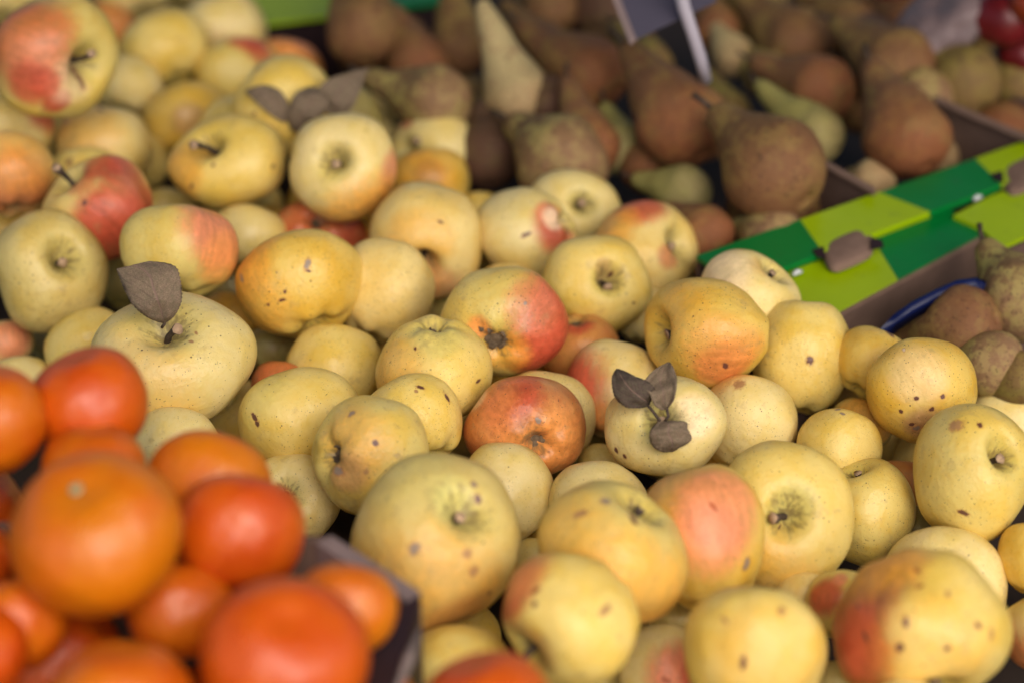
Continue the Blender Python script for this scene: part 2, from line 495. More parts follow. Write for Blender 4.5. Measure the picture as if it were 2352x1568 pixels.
def leaf_mesh(left, right, depths, curl, fold=0.0, serr=0.004, seed=1, n=44, m=14):
    """left and right margins as seen, stem end first, with a depth for each station"""
    r = random.Random(seed)
    def lerp(lst, t):
        k = t * (len(lst) - 1); i = min(int(k), len(lst) - 2); f = k - i
        a, b = lst[i], lst[i + 1]
        p, q_ = lst[max(i - 1, 0)], lst[min(i + 2, len(lst) - 1)]
        cr = lambda u, v, w, x: 0.5 * (2 * v + (w - u) * f + (2 * u - 5 * v + 4 * w - x) * f * f + (3 * v - u - 3 * w + x) * f ** 3)
        if isinstance(a, (int, float)): return cr(p, a, b, q_)
        return tuple(cr(p[q], a[q], b[q], q_[q]) for q in range(len(a)))
    vs, uv, fs = [], [], []
    for j in range(n + 1):
        t = j / n
        L, R, d = lerp(left, t), lerp(right, t), lerp(depths, t)
        for i in range(m + 1):
            s = i / m
            e = 1 + ((j % 2) * 2 - 1) * 0.022 * (abs(s - .5) > .49) + 0.02 * mnoise.noise(Vector((t * 9, seed, s > .5)))
            x = L[0] + (R[0] - L[0]) * (0.5 + (s - 0.5) * e); y = L[1] + (R[1] - L[1]) * (0.5 + (s - 0.5) * e)
            w = math.hypot(R[0] - L[0], R[1] - L[1]) / F * d
            dd = d + curl * w * (1 - (2 * s - 1) ** 2) - fold * w * abs(2 * s - 1) + 0.0030 * mnoise.noise(Vector((s * 3 + seed, t * 4, seed))) + 0.0012 * mnoise.noise(Vector((s * 11 + seed, t * 12, seed)))
            vs.append(P(x, y, dd)); uv.append((s, t))
    for j in range(n):
        for i in range(m):
            a = j * (m + 1) + i
            fs.append((a, a + 1, a + m + 2, a + m + 1))
    return vs, fs, uv

def add_leaf(parent, left, right, depths, curl=0.1, fold=0.0, seed=1, label=None, petiole=None, mat=None):
    vs, fs, uv = leaf_mesh(left, right, depths, curl, fold, seed=seed)
    o = world_part('leaf', vs, fs, mat or M_LEAF, parent)
    ul = o.data.uv_layers.new(name='UVMap')
    for li, lo in enumerate(o.data.loops):
        ul.data[li].uv = uv[lo.vertex_index]
    s = o.modifiers.new('thickness', 'SOLIDIFY'); s.thickness = 0.0006 / max(parent.scale.x, 1e-6); s.offset = 0
    if label: o['label'] = label
    if petiole:
        pv, pf = tube([P(*p) for p in petiole], [0.0009] * len(petiole), 7)
        world_part('leaf_stalk', pv, pf, M_STEM, parent)
    return o

# ------------------------------------------------------------------ stall table and awning
def box(name, cx, cy, cz, sx, sy, sz, mat):
    v = [(cx + a * sx / 2, cy + b * sy / 2, cz + c * sz / 2) for a in (-1, 1) for b in (-1, 1) for c in (-1, 1)]
    f = [(0, 1, 3, 2), (4, 6, 7, 5), (0, 4, 5, 1), (2, 3, 7, 6), (0, 2, 6, 4), (1, 5, 7, 3)]
    return mk(name, v, f, mat, smooth=False)
tag(box('stall_table', 0, 1.45, -0.02, 2.6, 2.0, 0.04, M_TABLE), kind='structure')
tag(box('awning', 0, 1.75, 1.75, 4.4, 3.3, 0.01, M_AWN), kind='structure')

# ------------------------------------------------------------------ the fruit, back to front
APPLES = []
def A(x, y, r, end, fx, fy, tone, label, bl=(), sp=(), speck=0.3, h=0.87, rus=0.0, near=0.0, st=None, cal=0.19, cs=0.42, cc=0.24, lump=0.035, rib=0.02, lean=0.03, leaf=None):
    APPLES.append(dict(x=x, y=y, r=r, end=end, fx=fx, fy=fy, tone=tone, label=label, bl=bl, sp=sp, speck=speck, h=h, rus=rus,
                       near=near, st=st, cal=cal, cs=cs, cc=cc, lump=lump, rib=rib, lean=lean, leaf=leaf))

A(14, -28, 88, 'N', .1, .9, 'P', 'pale yellow apple cut off by the top left corner, behind the big blushed apple')
A(412, -50, 76, 'N', .1, .9, 'P', 'pale yellow apple showing only its bottom at the top edge, near the green box')
A(300, -40, 92, 'N', -.3, .9, 'P', 'plain pale yellow apple at the top edge, above the smooth round yellow one')
A(590, 88, 68, 'N', .3, .9, 'O', 'orange sliver of an apple under the lime green box flap', bl=[(600, 60, 70, 'orange', .5)])
A(235, 78, 76, 'N', -.1, .95, 'O', 'soft orange apple between the big blushed apple and the smooth yellow one', bl=[(260, 60, 60, 'orange', .5)])
A(512, 72, 96, 'N', -.3, .9, 'P', 'pale lemon apple with faint tan streaks at the top edge, left of the green box', bl=[(500, 110, 25, 'tan', .35)])
A(655, 168, 84, 'N', .2, .95, 'O', 'orange red apple peeping out behind the yellow apple with the three dry leaves', bl=[(660, 110, 60, 'orange', .85), (700, 95, 30, 'pink', .7)])
A(545, 176, 94, 'N', -.2, .95, 'E', 'greenish yellow apple with a red streak along its upper right edge', bl=[(565, 92, 26, 'red', .9), (598, 115, 22, 'red', .8)])
A(377, 108, 104, 'N', -.4, .85, 'Y', 'smooth round unmarked yellow apple near the top left, in front of the orange one', speck=.02, h=.92)
A(297, 200, 75, 'S', 287, 236, 'P', 'pale apple with a deep folded stem cavity right beside the big blushed apple', sp=[(255, 165, 6, 'dark')], speck=.15, cs=.5, rib=.03)
A(120, 322, 66, 'N', .3, .9, 'D', 'dull shaded apple in the gap left of the warm yellow one')
A(852, 268, 58, 'N', .3, .9, 'P', 'sliver of pale apple right of the tip of the large dry leaf', speck=.05)
A(868, 312, 56, 'N', .4, .9, 'P', 'pale apple edge between the centre hollow apple and the ring shaped one')
A(648, 242, 117, 'S', 742, 300, 'Y', 'warm yellow apple with three dried leaves lying over its right side', speck=.15, near=.01,
  sp=[(592, 158, 5, 'dark'), (588, 262, 5, 'dark')])
A(430, 268, 105, 'N', -.3, .9, 'G', 'golden russet apple with brown freckles below the smooth yellow one', speck=.8, rus=.75, bl=[(430, 275, 22, 'tan', .7)])
A(1000, 352, 106, 'S', 962, 352, 'L', 'pale apple with a wide hollow and a dark short stem, next to the pears', speck=.08, cs=.48, st=(958, 322, .9), h=.8, bl=[(925, 262, 14, 'red', .7)])
A(984, 425, 96, 'N', -.2, .95, 'G', 'golden apple with a brownish crown below the wide hollow one', bl=[(970, 400, 45, 'amber', .6), (985, 400, 20, 'brown', .5)], speck=.05)
A(18, 302, 98, 'N', -.3, .9, 'H', 'peach coloured apple with a red right edge under the big blushed apple', bl=[(95, 250, 30, 'red', .95), (60, 212, 26, 'red', .8)], speck=.5)
A(130, 130, 142, 'S', 180, 142, 'E', 'big apple with broad red blush and a scarred stem hollow in the top left corner', near=.015,
  bl=[(60, 90, 48, 'red', .75), (95, 150, 30, 'pink', .6), (75, 190, 20, 'red', .8), (132, 235, 13, 'red', .95), (180, 190, 26, 'cream', .5), (105, 190, 14, 'red', .8)],
  sp=[(215, 205, 14, 'dark'), (218, 172, 9, 'dark')], st=(208, 122, .93), cs=.45, rib=.03, speck=.12)
A(316, 368, 72, 'N', .3, .9, 'D', 'dull yellow apple tucked behind the right side of the warm yellow one', speck=.4)
A(240, 336, 109, 'N', .15, .97, 'H', 'warm yellow plump apple right below the big blushed apple', bl=[(200, 300, 40, 'amber', .35)], sp=[(232, 258, 6, 'dark')], speck=.3)
A(190, 412, 82, 'N', -.1, .95, 'E', 'greenish apple whose top edge shows behind the red striped apple', sp=[(160, 372, 9, 'dark')])
A(386, 490, 62, 'N', .1, .9, 'D', 'shaded apple in the gap left of the thick stemmed yellow apple')
A(15, 402, 109, 'N', -.2, .9, 'H', 'orange apple flushed red on its lower half at the left edge', bl=[(20, 450, 60, 'red', .75), (40, 330, 60, 'amber', .5)], speck=.4)
A(521, 374, 139, 'S', 487, 338, 'Y', 'yellow apple with a thick blunt stem lying across its hollow', st=(446, 334, .86), cs=.40, h=.80,
  sp=[(482, 382, 6, 'dark'), (497, 315, 6, 'dark'), (625, 382, 6, 'dark'), (440, 430, 5, 'dark')], speck=.35, rib=.035, bl=[(400, 390, 32, 'amber', .6)])
A(735, 545, 118, 'C', 735, 508, 'R', 'rusty red apple with an open grey calyx under the centre hollow apple', rus=.8, bl=[(790, 500, 60, 'red', .6), (660, 510, 40, 'rust', .6)], speck=.3, h=.84, cal=.17)
A(787, 386, 125, 'S', 772, 376, 'P', 'yellow apple facing forward with a round hollow and orange lower right cheek', h=.86, cs=.40, rib=.03,
  bl=[(905, 400, 24, 'pink', .8), (840, 490, 45, 'amber', .8)], speck=.12, st=(772, 377, .70), sp=[(748, 376, 6, 'dark')])
A(1104, 486, 48, 'N', .1, .9, 'Y', 'small yellow apple left behind the apple with a pink bruise')
A(575, 545, 82, 'N', .2, .95, 'P', 'small pale speckled apple between the two toned apple and the rusty one', speck=.7)
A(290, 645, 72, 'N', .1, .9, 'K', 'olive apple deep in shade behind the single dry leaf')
A(232, 482, 124, 'S', 172, 425, 'H', 'red striped apple with a long knobbly stem at the left', near=.005,
  bl=[(290, 400, 34, 'red', .9), (230, 372, 24, 'red', .8), (240, 500, 32, 'red', .95), (300, 470, 26, 'pink', .8), (300, 540, 45, 'red', .9), (180, 410, 18, 'red', .6), (345, 500, 34, 'red', .9)],
  st=(133, 388, .92), cs=.5, rib=.04, speck=.4, sp=[(196, 466, 7, 'dark')])
A(117, 624, 132, 'S', 141, 598, 'D', 'large dull yellow apple with a narrow stem pit at the left edge', cs=.48, speck=.6, rus=.2, rib=.03, st=(143, 603, .66), h=.95, near=.01)
A(412, 577, 136, 'N', .05, .98, 'E', 'two toned apple, half greenish yellow and half orange pink', bl=[(500, 530, 40, 'pink', .95), (520, 600, 30, 'orange', .6), (470, 480, 18, 'orange', .8)], speck=.12, h=.84, rib=.03)
A(530, 735, 70, 'N', .3, .9, 'G', 'amber apple squeezed behind the large apple with the dry leaf', bl=[(560, 700, 60, 'amber', .5)])
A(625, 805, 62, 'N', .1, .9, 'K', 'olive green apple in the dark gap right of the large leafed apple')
A(1320, 482, 112, 'S', 1335, 468, 'L', 'pale green yellow apple with a small dark pit below the pears', cs=.36, speck=.1, h=.8)
A(1205, 546, 120, 'C', 1282, 512, 'L', 'pale apple with a bright pink red patch round its end, facing the pears', bl=[(1285, 520, 30, 'red', .95), (1262, 490, 15, 'pink', .7), (1275, 500, 14, 'cream', .8)],
  sp=[(1208, 540, 6, 'dark')], speck=.25, cc=.3, cal=.11)
A(1592, 592, 54, 'N', .2, .9, 'H', 'peach apple sliver touching the green crate ledge')
A(1480, 582, 127, 'S', 1535, 562, 'H', 'apple with a red rimmed top edge and a scarred hollow next to the pears', bl=[(1470, 470, 30, 'red', .9), (1400, 520, 30, 'amber', .7), (1540, 590, 14, 'red', .6)], h=.86, cs=.42, speck=.1)
A(976, 551, 129, 'S', 970, 590, 'H', 'peach apple with its deep cavity opening downwards in the upper middle', cs=.52, speck=.12, h=.97, bl=[(1000, 665, 26, 'pink', .5), (960, 560, 35, 'amber', .35)], rib=.02, sp=[(1010, 510, 4, 'dark')])
A(1165, 662, 64, 'N', .1, .95, 'H', 'peach apple showing only a low arc behind the apple with the star shaped calyx')
A(1725, 686, 117, 'S', 1770, 628, 'P', 'cream yellow apple resting against the bright green crate ledge', near=.02, h=.87, speck=.12, bl=[(1650, 630, 40, 'cream', .6), (1760, 600, 20, 'amber', .3)], cs=.36)
A(885, 668, 117, 'N', .3, .93, 'H', 'light yellow apple thickly dotted with small brown specks in the centre', speck=1.0, h=.98)
A(1485, 725, 76, 'N', .2, .95, 'P', 'pale apple wedged behind the orange flushed apple')
A(1372, 657, 127, 'S', 1394, 648, 'Y', 'yellow apple with a narrow deep pit facing forward, right of centre', cs=.5, h=.9, speck=.15, rib=.025, bl=[(1395, 610, 13, 'tan', .7), (1400, 640, 22, 'green', .3)], sp=[(1430, 610, 5, 'dark'), (1463, 700, 4, 'dark')], st=(1396, 660, .6))
A(1330, 800, 87, 'C', 1322, 735, 'O', 'small orange apple with a dark red ring round its calyx', bl=[(1325, 735, 26, 'red', .95), (1330, 730, 15, 'dark', .7)], speck=.5, cal=.15)
A(1845, 822, 120, 'N', .1, .98, 'Y', 'yellow apple with one round dark hole ringed in red', sp=[(1860, 828, 11, 'dark')], speck=.7, h=1.06, near=.005)
A(2010, 835, 88, 'N', .5, .8, 'G', 'golden apple half hidden at the top right of the heap, touching the lower pears', sp=[(2045, 765, 9, 'dark')], speck=.1)
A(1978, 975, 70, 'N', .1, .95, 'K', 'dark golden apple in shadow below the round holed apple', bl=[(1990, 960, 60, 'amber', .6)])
A(2310, 972, 88, 'N', .1, .95, 'L', 'pale green yellow apple at the right edge under the lower pears', speck=.05)
A(2118, 897, 129, 'N', -.5, .8, 'G', 'golden apple with scattered dark dots and a brown scab near its base', near=.01, h=.95,
  sp=[(2105, 915, 6, 'dark'), (2140, 940, 6, 'dark'), (2165, 910, 6, 'dark'), (2105, 985, 9, 'grey'), (2130, 1000, 8, 'dark'), (2070, 945, 6, 'dark'), (2095, 975, 6, 'dark'), (2080, 812, 4, 'cream')],
  bl=[(2120, 980, 22, 'tan', .9), (2110, 860, 30, 'cream', .35)], speck=.7)
A(689, 653, 149, 'N', -.30, .86, 'G', 'large golden yellow apple with a small blue grey scar, left of centre', speck=.8, h=.84, cs=.3, near=.005,
  sp=[(706, 607, 8, 'grey'), (708, 622, 4, 'dark'), (652, 672, 5, 'dark'), (646, 692, 5, 'dark'), (560, 640, 7, 'grey'), (616, 700, 5, 'dark')], bl=[(560, 610, 35, 'amber', .8), (575, 700, 40, 'amber', .5)])
A(1156, 738, 150, 'C', 1140, 785, 'E', 'apple with a large open star shaped calyx and a red right cheek', cal=.25, cc=.22,
  bl=[(1290, 745, 52, 'red', .95), (1255, 820, 32, 'red', .85), (1230, 700, 28, 'pink', .5), (1085, 760, 14, 'orange', .9), (1160, 830, 26, 'amber', .6)],
  sp=[(1212, 692, 6, 'grey')], speck=.7, rus=.2, h=.86, near=.01)
A(1413, 897, 120, 'N', .2, .95, 'P', 'pale yellow apple with a red orange left side behind the leafed pale apple', bl=[(1310, 900, 50, 'red', .95), (1370, 985, 34, 'orange', .8)], speck=.25, h=.97)
A(1621, 757, 144, 'S', 1546, 765, 'G', 'golden apple with a side facing hollow and orange red lower cheek', h=.82, cs=.36, near=.012,
  bl=[(1660, 842, 26, 'rust', .85), (1650, 810, 34, 'orange', .55), (1560, 700, 30, 'amber', .35), (1715, 800, 18, 'orange', .5)], sp=[(1665, 838, 8, 'dark')], speck=.85)
A(767, 858, 113, 'N', .1, .95, 'Y', 'plain speckled yellow apple below the large golden one', speck=.6, h=.96)
A(640, 884, 60, 'N', .1, .95, 'O', 'rust orange apple deep between three yellow ones, left of centre', bl=[(640, 850, 70, 'rust', .6)])
A(997, 852, 136, 'C', 1000, 752, 'Y', 'round yellow apple with a shaggy grey calyx on its top edge', cal=.2, speck=.5, h=.84, near=.006, bl=[(1000, 760, 30, 'green', .5), (900, 850, 34, 'amber', .45)], sp=[(940, 885, 5, 'dark'), (950, 797, 5, 'dark'), (1100, 875, 5, 'dark')])
A(1722, 972, 114, 'N', .1, .96, 'P', 'pale yellow apple with a tan bruise, right of the leafed pale apple', sp=[(1700, 888, 14, 'tan')], speck=.35, h=.96, bl=[(1660, 870, 25, 'amber', .5)])
A(1927, 1035, 99, 'N', .1, .96, 'Y', 'small clean yellow apple with blue grey scuffs on its top', speck=.12, h=.98, sp=[(1925, 945, 6, 'grey'), (1935, 955, 5, 'grey')])
A(200, 796, 92, 'N', -.4, .85, 'Y', 'yellow apple sliver at the left shoulder of the large leafed apple')
A(10, 796, 64, 'N', -.2, .9, 'H', 'pink striped apple at the left edge above the orange fruit', bl=[(30, 780, 50, 'pink', .9)])
A(50, 884, 74, 'N', .1, .95, 'L', 'green yellow apple arc between two oranges at the left edge')
A(398, 832, 190, 'S', 388, 752, 'L', 'very large pale apple with a single broad dry leaf on its stem', cs=.28, h=.84, near=.0, st=(408, 757, .80), speck=.06, rib=.028, lump=.025, bl=[(300, 900, 45, 'amber', .25)],
  sp=[(465, 745, 5, 'tan'), (450, 770, 6, 'tan')])
A(402, 1022, 96, 'N', .1, .95, 'L', 'pale green apple showing between the large leafed apple and the oranges', speck=.02)
A(690, 968, 141, 'N', -.45, .8, 'Y', 'yellow apple with a dark upper rim and two brown pin holes', h=.88, sp=[(595, 958, 6, 'dark'), (599, 972, 6, 'dark'), (697, 1057, 6, 'dark')], speck=.2, near=.004, bl=[(590, 900, 34, 'green', .4)])
A(945, 968, 119, 'N', -.5, .8, 'Y', 'yellow apple with scattered oval brown marks left of the red apple', speck=.55, h=.94, sp=[(965, 892, 6, 'dark'), (1025, 915, 7, 'dark'), (955, 900, 5, 'tan')])
A(1250, 958, 112, 'N', .1, .95, 'P', 'pale freckled apple arc right behind the fully red apple', speck=.9)
A(1380, 1064, 52, 'N', .1, .95, 'D', 'small yellow apple in the gap between the red apple and the leafed pale one', speck=.4)
A(1205, 984, 143, 'C', 1226, 1012, 'R', 'fully red orange apple with a dark shaggy calyx, in the centre', cal=.22, cc=.34, speck=.45, h=.86, near=.008,
  bl=[(1160, 910, 36, 'red', .8), (1230, 1000, 22, 'dark', .5), (1240, 1060, 50, 'orange', .7), (1100, 930, 40, 'orange', .5), (1070, 900, 12, 'cream', .5), (1310, 1000, 40, 'orange', .5)], sp=[(1243, 960, 9, 'grey')])
A(1529, 980, 142, 'S', 1519, 968, 'L', 'pale green yellow apple with three small dry leaves on its stem', h=.84, cs=.36, st=(1521, 966, .74), speck=.35, near=.004, rib=.025,
  bl=[(1600, 950, 24, 'cream', .6), (1519, 968, 28, 'green', .5), (1440, 900, 25, 'amber', .2)], sp=[(1420, 915, 8, 'grey'), (1413, 1035, 7, 'dark'), (1432, 1050, 8, 'dark')])
A(670, 1150, 108, 'S', 655, 1130, 'P', 'small cream apple with a shallow crease pinned between the red oranges and the freckled apple', h=.82, cs=.24, speck=.1, bl=[(640, 1130, 20, 'green', .4)])
A(850, 1046, 138, 'C', 775, 1043, 'E', 'greenish apple with a scabby calyx at its left and a grey dent', rus=.6, cal=.19, cc=.26, speck=.25, sp=[(808, 948, 9, 'grey'), (862, 1017, 8, 'dark'), (770, 1085, 12, 'grey'), (840, 1085, 5, 'tan')], bl=[(800, 1020, 40, 'amber', .5), (790, 1085, 22, 'tan', .7)], h=.92, near=.004)
A(1230, 1292, 62, 'N', .1, .95, 'D', 'shaded apple in the gap right of the biggest bruised apple')
A(1172, 1125, 108, 'N', .1, .96, 'P', 'plain pale yellow apple nestled below the fully red one', speck=.1, h=1.02)
A(1375, 1156, 108, 'N', .1, .96, 'P', 'pale apple with tiny dots under the leafed pale apple', speck=.5)
A(2070, 1112, 64, 'N', .1, .95, 'O', 'orange brown sliver of apple left of the large pitted yellow apple')
A(2105, 1225, 72, 'N', .1, .95, 'K', 'olive apple in the shadow below the large pitted yellow apple')
A(1988, 1176, 115, 'S', 1960, 1062, 'E', 'green yellow apple dented at the top, right of the large smooth one', speck=.75, h=.98, cs=.30, rib=.03)
A(1792, 1192, 173, 'S', 1806, 1180, 'Y', 'large smooth yellow apple with a scaly stub of stem, at lower right of centre', h=.88, cs=.36, st=(1776, 1190, .86), speck=.08, near=.004,
  bl=[(1830, 1150, 20, 'green', .7), (1750, 1330, 40, 'amber', .4)], sp=[(1790, 1222, 5, 'dark')], rib=.012)
A(1845, 1374, 66, 'N', .1, .95, 'H', 'peach coloured apple glimpsed below the large smooth yellow one', speck=.4)
A(1560, 1436, 66, 'N', .1, .95, 'D', 'brownish yellow apple in the hollow above the pink blushed apple')
A(1612, 1233, 146, 'N', -.30, .93, 'G', 'apple with a large orange pink patch above a yellow belly', h=1.08, near=.006, lump=.03,
  bl=[(1560, 1140, 50, 'amber', .5), (1655, 1170, 40, 'pink', .8), (1630, 1235, 32, 'pink', .65), (1500, 1120, 30, 'tan', .5)], sp=[(1636, 1170, 6, 'rust'), (1710, 1290, 12, 'grey')], speck=.4)
A(2240, 1087, 145, 'S', 2288, 1056, 'E', 'large green yellow apple with a deep angular stem pit at the right edge', cs=.5, h=1.04, rib=.035, speck=.75, rus=.15, near=.008,
  sp=[(2200, 985, 14, 'tan'), (2250, 982, 7, 'dark'), (2308, 1030, 7, 'dark'), (2215, 1170, 6, 'dark')], st=(2296, 1052, .62))
A(2174, 1348, 139, 'N', .1, .96, 'P', 'pale yellow apple with a short dark scratch behind the bent blushed apple', speck=.3, sp=[(2100, 1228, 9, 'dark'), (2200, 1300, 7, 'tan')], h=.97)
A(2390, 1286, 92, 'N', .1, .96, 'G', 'golden apple cut by the right edge, above the grey green one', speck=.2)
A(1947, 1392, 93, 'N', .1, .96, 'Y', 'yellow apple with a red left spot half hidden by the bent blushed apple', bl=[(1890, 1370, 28, 'red', .9), (1930, 1330, 10, 'pink', .8)], speck=.15)
A(2408, 1452, 104, 'N', -.2, .96, 'D', 'grey green apple turning reddish brown at the right edge', bl=[(2340, 1530, 60, 'rust', .8)])
A(1000, 1246, 197, 'S', 1062, 1186, 'D', 'biggest apple in front, pale with brown bruises and a wide soft hollow', cs=.26, h=1.0, speck=.55, rus=.1, lump=.045, rib=.02, near=.0, st=(1056, 1188, .70),
  sp=[(955, 1258, 14, 'grey'), (1108, 1133, 7, 'dark'), (1092, 1105, 9, 'grey'), (1085, 1310, 13, 'tan'), (1072, 1270, 12, 'tan'), (940, 1400, 9, 'dark'), (1130, 1365, 8, 'dark')],
  bl=[(1050, 1145, 18, 'green', .8), (1000, 1380, 50, 'amber', .5), (930, 1080, 30, 'green', .35), (1060, 1420, 22, 'brown', .6)])
A(1408, 1267, 173, 'S', 1458, 1178, 'E', 'large yellow green apple with a creased hollow and dark marks on top', cs=.34, h=.86, speck=.6, rib=.04, near=.004,
  sp=[(1390, 1150, 13, 'grey'), (1455, 1190, 9, 'dark'), (1345, 1180, 7, 'dark'), (1335, 1185, 9, 'tan'), (1240, 1210, 9, 'tan'), (1255, 1290, 6, 'tan')], bl=[(1450, 1380, 50, 'amber', .6), (1320, 1250, 40, 'amber', .35)], lump=.045)
A(1055, 1545, 118, 'N', .1, .96, 'E', 'green yellow apple in the shade of the biggest bruised apple', speck=.02)
A(1530, 1544, 110, 'N', .1, .96, 'P', 'pale apple with a raspberry pink blush at the bottom edge', bl=[(1565, 1560, 42, 'pink', 1.0), (1600, 1545, 22, 'red', .8)], speck=.2, sp=[(1530, 1560, 7, 'rust')])
A(1925, 1570, 56, 'N', .1, .96, 'D', 'dark yellow apple low between the two front right apples')
A(1311, 1424, 159, 'S', 1205, 1500, 'Y', 'smooth yellow apple with a red left rim and brown pit at lower left', cs=.42, h=.98, speck=.4, near=.006, st=(1196, 1520, .6),
  bl=[(1180, 1350, 30, 'red', .9), (1200, 1320, 28, 'orange', .6), (1210, 1500, 25, 'brown', .6)], sp=[(1232, 1358, 8, 'brown'), (1232, 1388, 8, 'dark'), (1390, 1400, 9, 'tan')], lump=.05)
A(1737, 1504, 167, 'N', .2, .96, 'Y', 'broad dented yellow apple at the bottom edge, right of the pink blushed one', h=.92, speck=.1, sp=[(1707, 1520, 9, 'dark'), (1790, 1410, 9, 'tan'), (1670, 1430, 6, 'tan')], lump=.05, near=.004, bl=[(1760, 1540, 50, 'amber', .3)])
A(2116, 1440, 206, 'S', 2145, 1560, 'Y', 'big bent apple with a deep red left flank and dark freckles in the lower right', cs=.46, h=.92, near=.004, lump=.06, speck=.35,
  bl=[(1930, 1430, 44, 'rust', 1.0), (1990, 1330, 34, 'brown', .85), (1960, 1490, 30, 'red', .7), (2030, 1290, 30, 'amber', .8), (2150, 1510, 40, 'amber', .3)],
  sp=[(2113, 1340, 6, 'brown'), (2107, 1304, 8, 'brown'), (2083, 1428, 8, 'dark'), (1965, 1393, 8, 'dark'), (1986, 1465, 8, 'dark'), (2069, 1486, 12, 'dark'), (2244, 1433, 9, 'dark'), (2175, 1488, 8, 'dark'), (2178, 1360, 7, 'tan'), (2020, 1380, 7, 'brown'), (2270, 1450, 8, 'tan')])
A(2085, 1650, 98, 'N', .1, .96, 'P', 'yellow apple peeping over the bottom edge under the bent blushed apple')

ORANGES = []
def O(x, y, r, kind, label, d, ax=(0, .8, .6), btn=False):
    ORANGES.append(dict(x=x, y=y, r=r, kind=kind, label=label, d=d, ax=ax, btn=btn))
O(205, 924, 137, 'R', 'red orange clementine at the top of the citrus pile, before the large leafed apple', 1.085, (-.3, .9, .3))
O(-28, 965, 138, 'A', 'orange at the left edge of the picture, topmost on that side', 1.06, (-.3, .9, .3))
O(215, 1076, 118, 'A', 'orange squeezed between the top clementine and the large one with the button', 1.06, (0, .9, .3))
O(478, 1122, 145, 'O', 'orange behind the reddish one, touching the pale green apple', 1.065, (.3, .9, -.3))
O(-60, 1290, 96, 'R', 'dark red orange in shadow at the left edge, below the topmost one', 1.04)
O(548, 1224, 152, 'R', 'reddish clementine in the middle of the citrus pile', 1.035, (.1, .95, -.2))
O(221, 1233, 197, 'O', 'large bright orange with a pale green stem button', 0.985, (-.26, .63, .73), True)
O(795, 1398, 116, 'O', 'orange leaning on the grey corner of the cardboard box', .985, (.2, .9, -.2))
O(412, 1402, 122, 'A', 'orange low between the large buttoned one and the front one', 1.02, (.1, .9, -.2))
O(42, 1432, 118, 'A', 'orange at the lower left, under the large buttoned one', 1.0, (-.1, .9, -.2))
O(-62, 1500, 124, 'R', 'red orange at the left edge near the bottom corner', .975)
O(862, 1612, 92, 'O', 'small orange at the bottom edge beside the dark box rim', .985)
O(655, 1510, 192, 'R', 'large red orange with a dimpled top at the front of the pile', .945, (.13, .55, .8))
O(275, 1622, 168, 'A', 'orange rising from the bottom edge at the left', .93, (0, .95, .3))
O(1117, 1640, 156, 'R', 'red orange alone at the bottom edge, right of the cardboard corner', .95, (-.3, .9, .3))

PEARS = []
def R(x, y, r, tx, ty, kind, label, sgn=1, L=2.9, dz=0.0, stem=True):
    PEARS.append(dict(x=x, y=y, r=r, tx=tx, ty=ty, kind=kind, label=label, sgn=sgn, L=L, dz=dz, stem=stem))
R(1240, 108, 58, 1160, 15, 'brown', 'slim brown pear lying just right of the light necked one at the top')
R(1488, 150, 58, 1405, 60, 'olive', 'olive mottled pear below the lower corner of the price card', dz=-.02)
R(1672, 262, 52, 1620, 165, 'olive', 'small olive pear in the shade right of the plump orange brown one', dz=-.03)
R(1765, 175, 54, 1672, 100, 'mottled', 'cream brown pear between the stake and the reddish one', dz=-.02)
R(2238, 66, 58, 2150, -20, 'olive', 'olive pear end below the white plastic bag', dz=-.02)
R(1985, 245, 58, 1925, 160, 'brown', 'brown pear in the shade left of the large rosy brown one', dz=-.03)
R(1490, 385, 60, 1425, 300, 'red', 'dusky red pear in the shade left of the plump orange brown one', dz=-.03)
R(2345, 190, 66, 2330, 60, 'olive', 'olive pear standing at the upper right edge, below the red fruit')
R(1390, 30, 72, 1350, -90, 'dark', 'dark olive pear left of the slate price card', dz=-.05)
R(1262, 20, 62, 1200, -80, 'brown', 'brown pear at the top edge above the red cheeked lying one', dz=-.02)
R(1830, 96, 76, 1700, -10, 'brown', 'brown pear behind the reddish one, right of the price stake', dz=-.02)
R(1735, 22, 74, 1660, -40, 'olive', 'olive green pear at the top edge right of the price card', dz=-.02)
R(1645, 70, 54, 1620, -40, 'red', 'small reddish pear directly right of the white stake')
R(1945, 60, 62, 1840, -20, 'brown', 'brown pear at the top edge behind the long grey brown one', dz=-.04)
R(2090, 60, 66, 2000, -20, 'red', 'orange brown pear glimpsed above two long ones at the upper right', dz=-.04)
R(1682, 130, 48, 1640, 60, 'light', 'tan pear bottom right beside the foot of the white stake', L=2.3)
R(835, 66, 82, 815, -150, 'brown', 'upright brown pear below the green box flaps')
R(965, 150, 66, 905, 20, 'red', 'dusky pink brown pear between two upright ones', L=2.4, dz=-.015)
R(1055, 112, 62, 1030, -80, 'brown', 'narrow upright brown pear left of the light necked one', dz=-.01)
R(1120, 360, 72, 1110, 240, 'dark', 'dark brown pear low between the ring shaped apple and the mottled pear', dz=-.05)
R(2215, 190, 80, 2122, 65, 'olive', 'olive brown pear with its neck up, at the upper right', L=2.7)
R(2058, 158, 88, 1930, 42, 'brown', 'long grey brown pear lying with a green neck, upper right')
R(1885, 205, 74, 1742, 150, 'red', 'reddish pear with a cream coloured neck, right of the stake', L=2.7)
R(1355, 172, 82, 1185, 75, 'red', 'russet pear with a red cheek lying behind the light necked one')
R(1420, 340, 58, 1390, 245, 'lime', 'yellow green pear sliver between two brown ones', L=2.4, dz=-.015)
R(1192, 225, 74, 1100, 20, 'light', 'light tan pear with a long pale neck pointing up', L=3.2)
R(1262, 240, 62, 1182, 182, 'dark', 'dark brown pear with a black stem crossing the light necked one', L=2.2, dz=.012)
